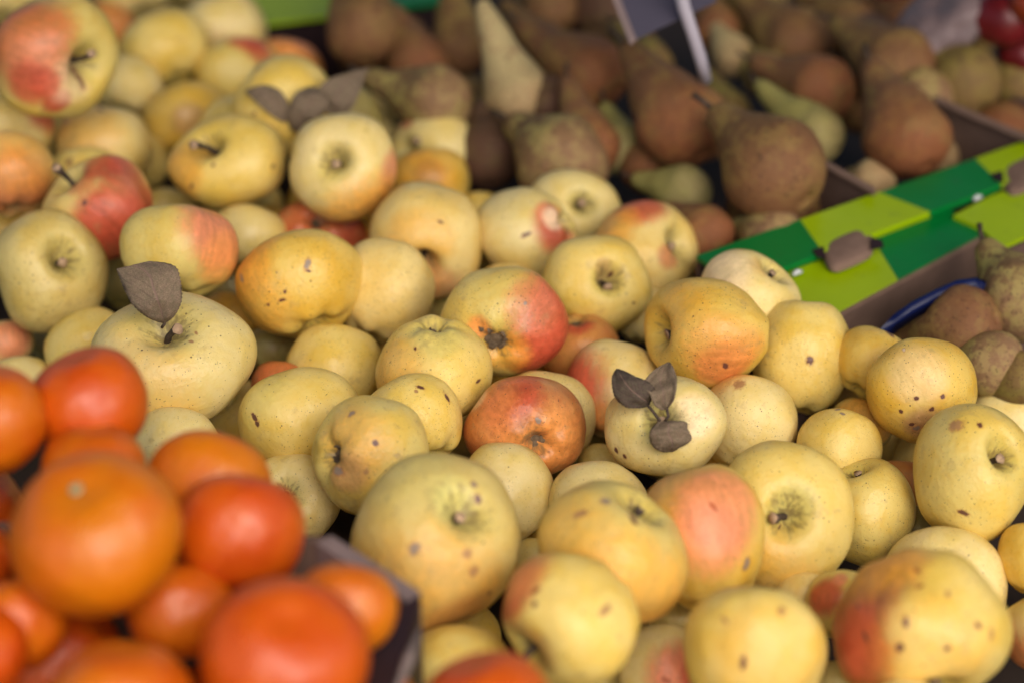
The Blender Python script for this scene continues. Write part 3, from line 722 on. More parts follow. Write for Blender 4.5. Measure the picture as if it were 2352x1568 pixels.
R(1002, 235, 76, 850, 190, 'mottled', 'green and brown mottled pear behind the wide hollow apple', L=2.7)
R(1350, 335, 70, 1300, 190, 'red', 'red brown pear behind the mottled one in front of the tray', L=2.7)
R(1565, 282, 98, 1450, 110, 'red', 'plump orange brown pear under the price card', L=2.7)
R(2112, 235, 76, 2030, 140, 'mottled', 'speckled pear behind the right hand cluster near the divider', L=2.5, dz=-.01)
R(2155, 362, 44, 2120, 310, 'light', 'small tan pear at the foot of the tray divider', L=2.3, dz=-.01)
R(1872, 312, 64, 1738, 200, 'lime', 'yellow green pear with a slanting neck above the big round brown one', L=3.0)
R(2085, 312, 94, 1985, 150, 'red', 'large rosy brown pear above the green ledge at the right', L=2.6)
R(1292, 372, 100, 1188, 268, 'mottled', 'mottled yellow brown pear with a black stem, behind the front apples', L=2.6, dz=-.035)
R(2003, 420, 50, 1950, 400, 'light', 'tan pear top showing between the two tray dividers', L=2.3)
R(1575, 440, 58, 1462, 415, 'lime', 'pale green mottled pear lying in front of the plump one', L=2.8)
R(1620, 538, 64, 1530, 470, 'red', 'red brown pear touching the red rimmed apple', L=2.5)
R(1775, 548, 68, 1690, 520, 'mottled', 'tan pear lying just behind the green ledge', L=2.6)
R(1782, 388, 111, 1655, 255, 'brown', 'big round bottomed brown pear facing forward in the tray', L=2.2, dz=.015)
R(2345, 690, 92, 2262, 565, 'mottled', 'green brown pear at the right edge over the blue liner', L=2.5)
R(2212, 748, 84, 2040, 790, 'brown', 'reddish brown pear lying inside the blue liner', L=2.3)
R(2340, 870, 62, 2230, 890, 'olive', 'brown pear at the right edge above the pale green apple', L=2.4)
R(2280, 835, 70, 2150, 810, 'mottled', 'mottled brown pear in front of the one in the blue liner', L=2.5)

for a in APPLES: a['r'] *= 1.06
SPANS = [(130,130,-12,272,-15,272),(377,108,275,480,20,199),(521,374,385,657,262,481),(787,386,665,912,260,511),(232,482,95,350,355,607),(117,624,-17,248,480,766),
(412,577,277,548,470,690),(735,545,615,848,452,645),(976,551,848,1105,418,690),(1205,546,1090,1330,430,655),(1320,482,1205,1430,388,575),(1480,582,1355,1605,460,697),
(1372,657,1242,1498,540,772),(1725,686,1608,1840,572,790),(1156,738,1008,1306,612,866),(689,653,541,837,527,778),(885,668,770,1000,546,790),(1845,822,1727,1957,690,952),
(2118,897,1990,2243,775,1018),(1413,897,1296,1535,778,1015),(1722,972,1605,1832,860,1085),(1927,1035,1830,2026,937,1130),(1621,757,1478,1765,637,893),(767,858,655,878,743,965),
(997,852,862,1132,722,975),(398,832,207,590,668,988),(690,968,548,833,842,1090),(945,968,828,1063,856,1085),(1205,984,1062,1347,862,1107),(1529,980,1388,1670,860,1096),
(850,1046,715,985,906,1185),(1172,1125,1060,1273,1015,1240),(1988,1176,1875,2103,1050,1300),(1792,1192,1625,1960,1010,1370),(1612,1233,1468,1757,1065,1400),
(2240,1087,2098,2375,926,1248),(2174,1348,2030,2312,1208,1480),(1000,1246,805,1196,1038,1452),(1408,1267,1235,1581,1100,1432),(1311,1424,1153,1470,1266,1580),
(1737,1504,1570,1898,1348,1660),(2116,1440,1912,2322,1258,1625),(1530,1544,1420,1636,1433,1650),(648,242,535,768,125,362),(430,268,328,532,187,355),(1000,352,896,1102,252,455),
(984,425,890,1080,340,520),(240,336,128,350,245,440)]
for a in APPLES: a['rv'] = None
for sx, sy, x0, x1, y0, y1 in SPANS:           # visible width and height of the fruit one sees whole
    a = min(APPLES, key=lambda q: (q['x'] - sx) ** 2 + (q['y'] - sy) ** 2)
    a['x'] = (x0 + x1) / 2; a['y'] = (y0 + y1) / 2; a['r'] = (x1 - x0) / 2; a['rv'] = (y1 - y0) / 2
# ------------------------------------------------------------------ resting positions: size and depth of every fruit
BALLS = []
for a in APPLES:
    dp = plane_depth(a['y']); exp = 112 + 0.045 * a['y']
    k = a['r'] / exp
    d = dp * (1 - (0.28 if k > .75 else 0.42) * (k - 1)) - a['near']
    if k < 0.62: d = min(d, dp * 1.12)
    a['d'] = d; a['d0'] = d
    BALLS.append(a)
for sx, sy, dd in ((1725, 682, 1.335), (1843, 822, 1.285), (1590, 592, 1.40), (2010, 835, 1.33), (1480, 580, 1.43)):
    a = min(APPLES, key=lambda q: (q['x'] - sx) ** 2 + (q['y'] - sy) ** 2); a['d'] = a['d0'] = dd
for it in range(160):
    for i in range(len(BALLS)):
        bi = BALLS[i]
        for j in range(i + 1, len(BALLS)):
            bj = BALLS[j]
            dx, dy = bi['x'] - bj['x'], bi['y'] - bj['y']
            D = math.hypot(dx, dy)
            si, sj = (bi['r'] + (bi['rv'] or bi['r'])) / 2, (bj['r'] + (bj['rv'] or bj['r'])) / 2
            if D > (si + sj) * 0.97: continue
            m = (bi['d'] + bj['d']) / 2 / F
            D, si, sj = D * m, si * m, sj * m
            need = max(math.sqrt(max(0, ((si + sj) * .88) ** 2 - D * D)), math.sqrt(max(0, si * si - (D - sj) ** 2)) * 0.98)
            need = min(need, 0.062)
            gap = need - (bi['d'] - bj['d'])
            if gap > 0: bi['d'] += gap * .22; bj['d'] -= gap * .2
    k = 0.05 if it < 110 else 0.012
    for b in BALLS:
        b['d'] += (b['d0'] - b['d']) * k
def axis_of(a):
    if a['end'] == 'N':
        ax, ay = a['fx'], a['fy']
        m = math.hypot(ax, ay)
        if m > 0.98: ax, ay = ax / m * 0.98, ay / m * 0.98
        return Vector((ax, ay, -math.sqrt(1 - ax * ax - ay * ay)))
    hh = (a['h'] - (a['cs'] if a['end'] == 'S' else a['cc']) * 0.75)
    ax, ay = (a['fx'] - a['x']) / a['r'] / hh, -(a['fy'] - a['y']) / a['r'] / hh
    m = math.hypot(ax, ay)
    if m > 0.93: ax, ay = ax / m * 0.93, ay / m * 0.93
    v = Vector((ax, ay, math.sqrt(max(0, 1 - ax * ax - ay * ay))))
    return -v if a['end'] == 'C' else v

def view_frame(x, y):
    """right, up and towards-camera directions at a place in the view"""
    b = -(FW + RT * ((x - IW / 2) / F) + UP * ((IH / 2 - y) / F)).normalized()
    r = UP.cross(b).normalized()
    return r, b.cross(r), b

TOP = []
for idx, a in enumerate(APPLES):
    seed = idx * 1.731 + 2.2
    r3, u3, b3 = view_frame(a['x'], a['y'])
    ax = axis_of(a)
    wax = r3 * ax.x + u3 * ax.y + b3 * ax.z
    M = frame_from_axis(wax, rnd.uniform(0, 6.28))
    MT = M.transposed()
    def loc(px, py):
        rv = a['rv'] or a['r'] * 0.95
        ox, oy = (px - a['x']) / a['r'], -(py - a['y']) / rv
        m = math.hypot(ox, oy)
        if m > 0.98: ox, oy = ox / m * .98, oy / m * .98
        return (MT @ (r3 * ox + u3 * oy * rv / a['r'] + b3 * math.sqrt(1 - ox * ox - oy * oy))).normalized()
    bl = [(loc(p, q), deg, c, am) for p, q, deg, c, am in a['bl']]
    sp = [(loc(p, q), rr / a['r'] * .78, c) for p, q, rr, c in a['sp']]
    mat = apple_mat(a['tone'], a['end'], bl, sp, a['speck'], seed, a['rus'])
    big = a['r'] > 100
    vs, fs = apple_shape(int(seed * 10), a['h'], a['cs'], a['cc'], a['lump'], a['rib'], a['lean'], 72 if big else 48, 52 if big else 36)
    # bring each fruit to its own measured width and height
    lr, lu, lb = MT @ r3, MT @ u3, MT @ b3
    e0, e1 = [v.dot(lr) for v in vs], [v.dot(lu) for v in vs]
    hx, hy = (max(e0) - min(e0)) / 2, (max(e1) - min(e1)) / 2
    mx, my = (max(e0) + min(e0)) / 2, (max(e1) + min(e1)) / 2
    sx = 1 / hx; sy = (a['rv'] / a['r']) / hy if a['rv'] else sx
    sb = (sx + sy) / 2
    def fit(v): return lr * ((v.dot(lr) - mx) * sx) + lu * ((v.dot(lu) - my) * sy) + lb * (v.dot(lb) * sb)
    vs = [fit(v) for v in vs]
    o = mk('apple', vs, fs, mat)
    R_ = a['r'] * a['d'] / F
    o.matrix_basis = Matrix.Translation(P(a['x'], a['y'], a['d'])) @ M.to_4x4() @ Matrix.Scale(R_, 4)
    tag(o, a['label'], 'apple', 'yellow apples heaped on the stall')
    a['o'] = o; a['R'] = R_; a['c'] = P(a['x'], a['y'], a['d'])
    TOP.append((a['c'], R_))
    if a['end'] == 'S':
        z0 = a['h'] - a['cs'] - 0.14
        if a['st']:
            ex, ey, oz = a['st']
            tip = MT @ (r3 * ((ex - a['x']) / a['r']) - u3 * ((ey - a['y']) / a['r']) + b3 * oz)
        else:
            tip = Vector((rnd.uniform(-.06, .06), rnd.uniform(-.06, .06), z0 + 0.34))
        base = fit(Vector((0, 0, z0)))
        mid = base + Vector(((tip.x - base.x) * 0.25, (tip.y - base.y) * 0.25, (tip.z - base.z) * 0.55))
        pts, rr = [], []
        for k in range(10):
            t = k / 9
            pts.append(base * (1 - t) ** 2 + mid * 2 * t * (1 - t) + tip * t * t + Vector((rnd.uniform(-1, 1), rnd.uniform(-1, 1), 0)) * 0.004)
            rr.append((0.066 - 0.018 * math.sin(t * 3.1) + (0.02 if k > 7 else 0)) * min(1.0, 0.037 / R_))
        sv, sf = tube(pts, rr, 10, 0.14)
        so = mk('stem', sv, sf, [M_STEM, M_CUT], o)
        so.data.polygons[len(sf) - 1].material_index = 1
    if a['end'] == 'C':
        cv_, cf = calyx_mesh(a['h'], a['cc'], a['cal'], idx)
        mk('calyx', [fit(v) for v in cv_], cf, M_CALYX, o)

def find(x, y):
    return min(APPLES, key=lambda q: (q['x'] - x) ** 2 + (q['y'] - y) ** 2)

# dried leaves
A1 = find(398, 832); d = A1['d'] - A1['R']
add_leaf(A1['o'], [(374, 742), (338, 728), (302, 696), (282, 656), (268, 618)], [(382, 740), (402, 724), (417, 690), (415, 650), (402, 612), (345, 600)],
         [d + .010, d + .003, d - .001, d + .001, d + .006], curl=-0.14, seed=3, petiole=[(372, 752, d + .014), (377, 745, d + .011), (379, 736, d + .009)])
A2 = find(1529, 980); d = A2['d'] - A2['R']
add_leaf(A2['o'], [(1485, 932), (1468, 936), (1438, 934), (1414, 912), (1405, 880), (1408, 858), (1416, 847)], [(1491, 928), (1500, 905), (1502, 888), (1484, 874), (1460, 864), (1436, 852), (1421, 847)],
         [d + .006, d + .002, d - .001, d - .001, d, d + .003, d + .008], curl=-0.16, seed=5, label='dark curled leaf pointing to the upper left', mat=M_LEAF_DARK, petiole=[(1516, 966, d + .006), (1503, 948, d + .005), (1488, 930, d + .006)])
add_leaf(A2['o'], [(1521, 941), (1504, 930), (1492, 903), (1478, 882), (1500, 852), (1534, 832)], [(1532, 938), (1547, 918), (1553, 890), (1554, 868), (1548, 846), (1538, 832)],
         [d + .004, d - .001, d - .004, d + .001, d + .006, d + .012], curl=0.24, seed=7, label='lighter folded leaf pointing up', petiole=[(1527, 967, d + .006), (1535, 955, d + .003), (1531, 936, d + .004)])
add_leaf(A2['o'], [(1512, 968), (1496, 984), (1492, 1004), (1502, 1026), (1524, 1037)], [(1538, 966), (1575, 968), (1579, 984), (1587, 1010), (1545, 1036)],
         [d + .001, d - .002, d - .003, d - .001, d + .004], curl=-0.16, seed=9, label='broad torn leaf hanging down')
A3 = find(648, 242); d = A3['d'] - A3['R']; d4 = find(787, 386)['d'] - find(787, 386)['R'] * 0.5
add_leaf(A3['o'], [(652, 282), (624, 266), (598, 244), (578, 226), (563, 212)], [(662, 276), (662, 240), (642, 208), (603, 196), (568, 206)],
         [d - .002, d - .006, d - .007, d - .005, d - .001], curl=-0.06, seed=11, label='small pointed leaf on the left', petiole=[(700, 300, d + .02), (680, 285, d + .012), (658, 273, d + .006)])
add_leaf(A3['o'], [(668, 298), (660, 270), (668, 235), (685, 210), (712, 200)], [(690, 310), (715, 285), (742, 262), (757, 232), (735, 202)],
         [d + .004, d - .004, d - .008, d - .008, d - .002], curl=-0.22, seed=13, label='rounded folded leaf in the middle')
add_leaf(A3['o'], [(752, 262), (732, 222), (733, 202), (760, 180), (800, 168), (845, 156)], [(790, 266), (812, 245), (822, 222), (832, 195), (840, 172), (847, 156)],
         [d + .004, d - .002, d - .004, d - .002, d + .002, d + .006], curl=0.06, seed=15, label='long pointed leaf with a pale midrib')

# citrus
OT = []
for idx, a in enumerate(ORANGES):
    r3, u3, b3 = view_frame(a['x'], a['y'])
    w = r3 * a['ax'][0] + u3 * a['ax'][1] + b3 * a['ax'][2]
    M = frame_from_axis(w, rnd.uniform(0, 6.28))
    vs, fs = apple_shape(900 + idx * 7, 0.93, 0.035, 0.03, 0.022, 0.004, 0.02, 64, 44)
    o = mk('orange', vs, fs, orange_mat(a['kind'], idx * 1.9 + 1))
    R_ = a['r'] * a['d'] / F
    c = P(a['x'], a['y'], a['d'])
    o.matrix_basis = Matrix.Translation(c) @ M.to_4x4() @ Matrix.Scale(R_, 4)
    tag(o, a['label'], 'orange', 'oranges in the front crate')
    OT.append((c, R_))
    if a['btn']:
        pts = [(0.075 * math.cos(k * .7) * q, 0.075 * math.sin(k * .7) * q, .895 + z) for z, q in ((-.04, 1.0), (0.0, 1.0), (.02, .6)) for k in range(9)]
        fs = [(i * 9 + k, i * 9 + (k + 1) % 9, (i + 1) * 9 + (k + 1) % 9, (i + 1) * 9 + k) for i in range(2) for k in range(9)] + [tuple(18 + k for k in range(9))]
        mk('stem_button', pts, fs, simple('pale_green_button', (0.32, 0.30, 0.16), 0.8, .2, 20), o)

# pears
PT = []
for idx, a in enumerate(PEARS):
    a['L'] = min(3.0, max(1.85, math.hypot(a['tx'] - a['x'], a['ty'] - a['y']) / a['r'] * 1.12))
    d = plane_depth(a['y']) + 0.026 - a['dz']
    exp = (112 + 0.045 * a['y']) * 0.0325 / 0.0365
    d *= 1 - 0.10 * (a['r'] / exp - 1)
    r3, u3, b3 = view_frame(a['x'], a['y'])
    lx, ly = (a['tx'] - a['x']) / a['r'] / a['L'], -(a['ty'] - a['y']) / a['r'] / a['L']
    m = math.hypot(lx, ly)
    if m > 0.97: lx, ly = lx / m * .97, ly / m * .97
    w = r3 * lx + u3 * ly - b3 * math.sqrt(1 - lx * lx - ly * ly) * a['sgn']
    M = frame_from_axis(w, rnd.uniform(0, 6.28))
    bend = rnd.uniform(0.01, 0.05)
    vs, fs = revolve(pear_profile(a['L']), 44, bend, idx + 3, 0.12)
    o = mk('pear', vs, fs, pear_mat(a['kind'], idx * 2.3 + 1))
    R_ = a['r'] * d / F * 1.07
    c = P(a['x'], a['y'], d)
    o.matrix_basis = Matrix.Translation(c) @ M.to_4x4() @ Matrix.Scale(R_, 4)
    tag(o, a['label'], 'pear', 'brown pears in the trays')
    PT.append((c, R_)); PT.append((c + w * R_ * 1.3, R_ * .6))
    bx = bend * a['L'] ** 2
    sv, sf = tube([(bx, 0, a['L'] - .06), (bx + .05, .02, a['L'] + .22), (bx + .16, .05, a['L'] + .48)], [.085, .055, .075], 8, .1)
    mk('stem', sv, sf, M_STEM, o)

# lower layers that carry the heap: seen only as shapes in the gaps
def fill(tops, others, protos, r0, zs, name, label, cat, group, area, sep=0.9):
    made = []
    frnd = random.Random(len(tops))
    for z in zs:
        step = r0 * 1.9
        nx = int(1.2 / step)
        for i in range(-nx, nx):
            for j in range(0, int(1.5 / step)):
                c = Vector((i * step + (j % 2) * step / 2 + frnd.uniform(-.004, .004), 0.55 + j * step * .87 + frnd.uniform(-.004, .004), z + frnd.uniform(-.008, .008)))
                r = r0 * frnd.uniform(0.88, 1.05)
                if not area(c): continue
                if min(((c - t).xy.length for t, _ in tops), default=9) > 0.055: continue
                ok = True
                for t, q in tops + others:
                    if (t - c).length < (q + r) * sep: ok = False; break
                if ok and all((t - c).length > (q + r) * .88 for t, q in made):
                    made.append((c, r))
    for k, (c, r) in enumerate(made):
        src = protos[k % len(protos)]
        o = src if not src.get('placed') else src.copy()
        if not src.get('placed'): src['placed'] = True
        else: COL.objects.link(o)
        o.name = name
        M = frame_from_axis((frnd.uniform(-1, 1), frnd.uniform(-.3, 1) if cat == 'pear' else frnd.uniform(-1, 1), -.15 if cat == 'pear' else frnd.uniform(-1, 1)), frnd.uniform(0, 6.28))
        o.matrix_basis = Matrix.Translation(c) @ M.to_4x4() @ Matrix.Scale(r, 4)
        tag(o, label, cat, group)
    for p in protos:
        if 'placed' in p: del p['placed']
    for ob in COL.objects:
        if 'placed' in ob: del ob['placed']
    return made

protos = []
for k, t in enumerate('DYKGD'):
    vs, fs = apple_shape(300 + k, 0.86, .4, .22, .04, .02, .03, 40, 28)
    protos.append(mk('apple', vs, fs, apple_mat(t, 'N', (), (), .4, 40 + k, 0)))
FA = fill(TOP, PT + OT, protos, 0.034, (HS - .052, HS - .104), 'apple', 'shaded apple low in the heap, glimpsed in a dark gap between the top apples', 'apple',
          'shaded apples low in the heap', lambda c: not (((c.x - .128) * .831 + (c.y - 1.252) * .556 > -.05) and ((c.x - .128) * .556 - (c.y - 1.252) * .831 < .125)))
protos = []
for k, t in enumerate(('brown', 'olive', 'red')):
    vs, fs = revolve(pear_profile(2.3), 32, .03, 70 + k, .1)
    protos.append(mk('pear', vs, fs, pear_mat(t, 60 + k)))
FP = fill(PT, TOP + FA, protos, 0.031, (HS - .06,), 'pear', 'shaded pear low in the tray, glimpsed in a dark gap under the top pears', 'pear', 'shaded pears low in the trays', lambda c: c.y > 1.1 and c.y > 1.235 + (c.x - .13) * .67 + .05 and not (c.x > .33 and c.y > 1.56))
protos = []
for k in range(2):
    vs, fs = apple_shape(500 + k, 0.93, .03, .03, .02, .004, .02, 40, 28)
    protos.append(mk('orange', vs, fs, orange_mat('R', 80 + k)))
FO = fill(OT, TOP + FA, protos, 0.032, (.165, .115), 'orange', 'shaded orange low in the crate, glimpsed in a dark gap between the top oranges', 'orange', 'shaded oranges low in the crate', lambda c: c.y < 1.0 and c.x < -.085)

# ------------------------------------------------------------------ cardboard trays
def empty(name, loc=(0, 0, 0), rz=0.0):
    o = bpy.data.objects.new(name, None); COL.objects.link(o)
    o.location = loc; o.rotation_euler = (0, 0, rz); o.empty_display_size = .05
    return o

def slab(name, pts, thick, mat, parent, smooth=False):
    """flat outline given as 3d points, thickened downwards along its normal"""
    pts = [Vector(p) for p in pts]
    nn = (pts[1] - pts[0]).cross(pts[2] - pts[0]).normalized()
    n = len(pts)
    vs = pts + [p - nn * thick for p in pts]
    fs = [tuple(range(n)), tuple(range(n, 2 * n))[::-1]] + [(i, i + n, (i + 1) % n + n, (i + 1) % n) for i in range(n)]
    fs[2:] = [tuple(reversed(f)) for f in fs[2:]]
    return mk(name, vs, fs, mat, parent, smooth)

ZL = 0.132
def poly_mesh(name, polys, z, thick, mats, parent, inv=None):
    """printed board: neighbouring outlines at one height, each with its ink, plus board thickness"""
    vs, fs, mi = [], [], []
    for pts, m in polys:
        n = len(pts); b = len(vs)
        w = [PZ(x, y, z) - parent.location for x, y in pts]
        vs += w + [p - Vector((0, 0, thick)) for p in w]
        fs.append(tuple(b + k for k in range(n))); mi.append(m)
        fs.append(tuple(b + n + k for k in range(n))[::-1]); mi.append(2)
        for k in range(n):
            fs.append((b + k, b + n + k, b + n + (k + 1) % n, b + (k + 1) % n)); mi.append(m)
    o = mk(name, vs, fs, mats, parent, False)
    o.data.polygons.foreach_set('material_index', mi)
    bm = bmesh.new(); bm.from_mesh(o.data); bmesh.ops.recalc_face_normals(bm, faces=bm.faces); bm.to_mesh(o.data); bm.free()
    return o
def ink(name, c1, c2):
    n = NT(name, 0.35, 0.22)
    f = n.noise(n.coord(), 70, 6, 0.7)
    c = n.mix(n.noise(n.coord(), 30, 4), c1, c2)
    c = n.mix(n.math('MULTIPLY', n.step(f, 0.58, 0.70), 0.35), c, tuple(x * .35 + .03 for x in c1))
    n.color(c)
    n.bump(n.noise(n.coord(), 25, 3), 0.25, 0.003)
    return n.m
M_LIME = ink('lime_ink', (0.27, 0.40, 0.001), (0.33, 0.46, 0.002))
M_GREEN = ink('green_ink', (0.0005, 0.145, 0.024), (0.001, 0.18, 0.032))
INKS = [M_LIME, M_GREEN, M_CARD_EDGE]
TA = empty('cardboard_tray', PZ(1642, 573, ZL))
tag(TA, 'far pear tray whose lime and green printed ledge meets the card divider walls', 'tray', 'green edged cardboard trays')
top = lambda x: 573 - .349 * (x - 1642)
lip = lambda x: 600 - .381 * (x - 1837)
def strip(x0, x1, X0, X1, f, g, n=1): return [(x0, f(x0)), (x1, f(x1)), (X1, g(X1)), (X0, g(X0))]
poly_mesh('printed_ledge', [(strip(1600, 1838, 1690, 1890, top, lip), 1), (strip(1838, 2019, 1890, 2135, top, lip), 0),
                            (strip(2019, 2240, 2135, 2300, top, lip), 1), (strip(2240, 2520, 2300, 2520, top, lip), 0)], ZL, .003, INKS, TA)
def lip_strip(segs, parent, z, dz, dpx):
    vs, fs, mi = [], [], []
    for x0, x1, m in segs:
        b = len(vs)
        for x, q in ((x0, 0), (x1, 0), (x1 + 3, dpx), (x0 + 3, dpx)):
            vs.append(PZ(x, lip(x) + q, z - (dz if q else 0)) - parent.location)
        vs += [v + Vector((-.001, .0015, -.001)) for v in vs[b:b + 4]]
        fs += [(b, b + 3, b + 2, b + 1), (b + 4, b + 5, b + 6, b + 7), (b + 3, b + 7, b + 6, b + 2), (b, b + 1, b + 5, b + 4)]
        mi += [m] * 4
    o = mk('folded_lip', vs, fs, INKS, parent, False)
    o.data.polygons.foreach_set('material_index', mi)
for seg in [(1700, 1889, 1), (1890, 2134, 0), (2135, 2290, 1)]: lip_strip([seg], TA, ZL - .0003, .0065, 15)
def tab(outline, z, parent, rise=.0025):
    c = Vector((sum(p[0] for p in outline) / len(outline), sum(p[1] for p in outline) / len(outline)))
    vs, fs = [], []
    n = len(outline)
    for j in range(6):
        t = j / 5
        for p in outline:
            q = Vector(p) * (1 - t) + c * t
            vs.append(PZ(q.x, q.y, z + rise * (1 - (1 - t) ** 2) ) - parent.location)
    fs = [(j * n + k, j * n + (k + 1) % n, (j + 1) * n + (k + 1) % n, (j + 1) * n + k) for j in range(5) for k in range(n)]
    b = len(vs)
    vs += [PZ(p[0], p[1], z) - parent.location - Vector((0, 0, .004)) for p in outline]
    fs += [(k, b + k, b + (k + 1) % n, (k + 1) % n) for k in range(n)]
    mk('hand_hole_tab', vs, fs, M_CARD_EDGE2, parent)

def egg(cx, cy, a, b, ang, n=36):
    ca, sa = math.cos(ang), math.sin(ang)
    out = []
    for k in range(n):
        t = 2 * math.pi * k / n
        u = a * math.copysign(abs(math.cos(t)) ** .5, math.cos(t)); v = b * math.copysign(abs(math.sin(t)) ** .65, math.sin(t))
        out.append((cx + u * ca - v * sa, cy + u * sa + v * ca))
    return out
tab(egg(1948, 566, 58, 36, -.42), ZL - .001, TA)
tab(egg(2358, 392, 60, 37, -.42), ZL - .001, TA)
for pts in ([(1866, 574), (1892, 566), (1896, 592), (1876, 588)], [(2002, 545), (2026, 552), (2030, 566), (2000, 572)], [(2276, 400), (2302, 392), (2306, 418), (2286, 414)]):
    poly_mesh('hole_notch', [(pts, 0)], ZL + .0012, .001, [M_CARD_DARK, M_CARD_DARK, M_CARD_DARK], TA)
def down_wall(name, a, b, za, depth, mat, parent, shift=(0, 0)):
    A_, B_ = PZ(*a, za) - parent.location, PZ(*b, za) - parent.location
    s = Vector((shift[0], shift[1], 0))
    t = (B_ - A_).normalized(); nn = Vector((t.y, -t.x, 0)) * .003
    v = [A_ + s, B_ + s, B_ + s + nn, A_ + s + nn]
    v = v + [p - Vector((0, 0, depth)) for p in v]
    return mk(name, v, [(0, 1, 2, 3), (7, 6, 5, 4), (0, 4, 5, 1), (1, 5, 6, 2), (2, 6, 7, 3), (3, 7, 4, 0)], mat, parent, False)
down_wall('inner_wall', (1600, top(1600)), (2520, top(2520)), ZL - .0035, .10, M_CARD, TA)
for a, b in (((1885, 366), (2012, 436)), ((2150, 224), (2372, 318))):
    down_wall('divider_wall', a, b, ZL + .004, .10, M_CARD, TA)
    poly_mesh('divider_rim', [([(a[0], a[1] - 4), (b[0], b[1] - 4), (b[0] - 6, b[1] + 6), (a[0] - 6, a[1] + 6)], 0)], ZL + .0062, .002, [M_CARD_EDGE2] * 3, TA)
TB = empty('cardboard_tray', PZ(1917, 720, .124))
tag(TB, 'near pear tray with a lime and green ledge, dark inner wall and blue liner', 'tray', 'green edged cardboard trays')
bot = lambda x: 720 - .537 * (x - 1917)
nt = lambda x: lip(x) + 13
poly_mesh('printed_ledge', [(strip(1790, 2004, 1800, 2062, nt, bot), 0), (strip(2004, 2181, 2062, 2269, nt, bot), 1)], .1245, .003, INKS, TB)
poly_mesh('ledge_rim', [([(1800, bot(1800)), (2269, bot(2269)), (2272, bot(2269) + 8), (1802, bot(1800) + 8)], 0)], .1235, .002, [M_CARD_EDGE2] * 3, TB)
down_wall('inner_wall', (1800, bot(1800) + 6), (2276, bot(2269) + 8), .121, .10, M_CARD, TB)
TD = empty('cardboard_tray', PZ(2298, 567, .124))
tag(TD, 'third tray at the right edge with a plain lime ledge meeting the near tray', 'tray', 'green edged cardboard trays')
poly_mesh('printed_ledge', [([(2190, 495), (2272, 452), (2352, 420), (2520, 350), (2520, 470), (2298, 568), (2253, 524)], 0)], .1275, .003, INKS, TD)
down_wall('inner_wall', (2300, 574), (2520, 478), .1225, .10, M_CARD, TD)
for par, (x, y) in ((TA, (1831, 628)), (TA, (2245, 456))):
    q = PZ(x, y, ZL - .003) - par.location
    sv, sf = tube([q + Vector((-.003, -.002, 0)), q + Vector((0, 0, .001)), q + Vector((.003, .002, 0))], [.0012, .002, .0012], 6)
    mk('staple', sv, sf, M_STAPLE, par)
# blue liner of the near tray
lp = [(2020, 775, .120), (2048, 745, .126), (2090, 716, .132), (2140, 690, .136), (2190, 668, .138), (2235, 662, .136), (2268, 676, .132), (2292, 715, .125)]
pts = [PZ(*p) for p in lp]
vs = []
for p in pts: vs += [p + Vector((0, 0, .006)), p + Vector((.003, -.002, -.004)), p + Vector((.002, .003, .006))]
inv = Matrix.Translation(-TB.location)
n = len(pts)
fs = []
for i in range(n - 1):
    for k in range(3):
        fs.append((i * 3 + k, i * 3 + (k + 1) % 3, (i + 1) * 3 + (k + 1) % 3, (i + 1) * 3 + k))
mk('blue_liner', [inv @ v for v in vs], fs, M_BLUE, TB)

# box behind, at the upper left
TC = empty('cardboard_tray', PZ(770, 35, .105))
tag(TC, 'cardboard box with lime and green flaps behind the pears at the upper left', 'tray', 'green edged cardboard trays')
bb = lambda x: 35 - .125 * (x - 770)
poly_mesh('printed_ledge', [([(500, bb(500)), (840, bb(840)), (840, -130), (500, -90)], 0), ([(840, bb(840)), (1075, bb(1075)), (1075, -160), (840, -130)], 1)], .105, .003, INKS, TC)
down_wall('front_wall', (500, bb(500) + 1), (1075, bb(1075) + 1), .1015, .09, M_CARD_DARK, TC, (0, .004))

# crate of oranges: chamfered corner towards the apples
ZO = .208
g = [PZ(560, 1205, ZO), PZ(760, 1231, ZO), PZ(966, 1362, ZO), PZ(905, 1640, ZO)]
TO = empty('cardboard_tray', g[1])
tag(TO, 'worn grey brown cardboard tray holding the oranges, with a cut off corner', 'tray')
def wall(name, a, b, zt, zb, th, mat, parent, org_):
    dv = (b - a).normalized(); nv = Vector((dv.y, -dv.x, 0)) * th
    vs = [a, b, b + nv, a + nv]
    vs = [Vector((v.x, v.y, zt)) - org_ for v in vs] + [Vector((v.x, v.y, zb)) - org_ for v in vs]
    return mk(name, vs, [(0, 1, 2, 3), (7, 6, 5, 4), (0, 4, 5, 1), (1, 5, 6, 2), (2, 6, 7, 3), (3, 7, 4, 0)], mat, parent, False)
lft = PZ(-200, 1190, ZO)
wall('back_wall', lft, g[1] - (g[1] - lft).normalized() * .002, ZO, .01, .006, M_CARD, TO, g[1])
wall('corner_wall', g[1], g[2], ZO + .001, .01, .009, M_CARD_GREY, TO, g[1])
wall('side_wall', g[2] + (g[3] - g[2]).normalized() * .002, g[3], ZO - .004, .01, .004, M_CARD_DARK, TO, g[1])
e1, e2 = PZ(890, 1372, ZO), PZ(966, 1366, ZO); e3, e4 = PZ(895, 1640, ZO), PZ(800, 1640, ZO)
def L3(p, z): return (p.x - g[1].x, p.y - g[1].y, z)
slab('dark_side_ledge', [L3(e1, .0), L3(e4, .0), L3(e3, .0), L3(e2, .0)], .003, M_CARD_DARK, TO)
sv, sf = tube([L3(PZ(966, 1440, ZO), .0), L3(PZ(938, 1520, ZO), .001), L3(PZ(905, 1600, ZO), 0)], [.0008, .0022, .0012], 6, .4)
mk('torn_edge', sv, sf, M_CARD_EDGE, TO)

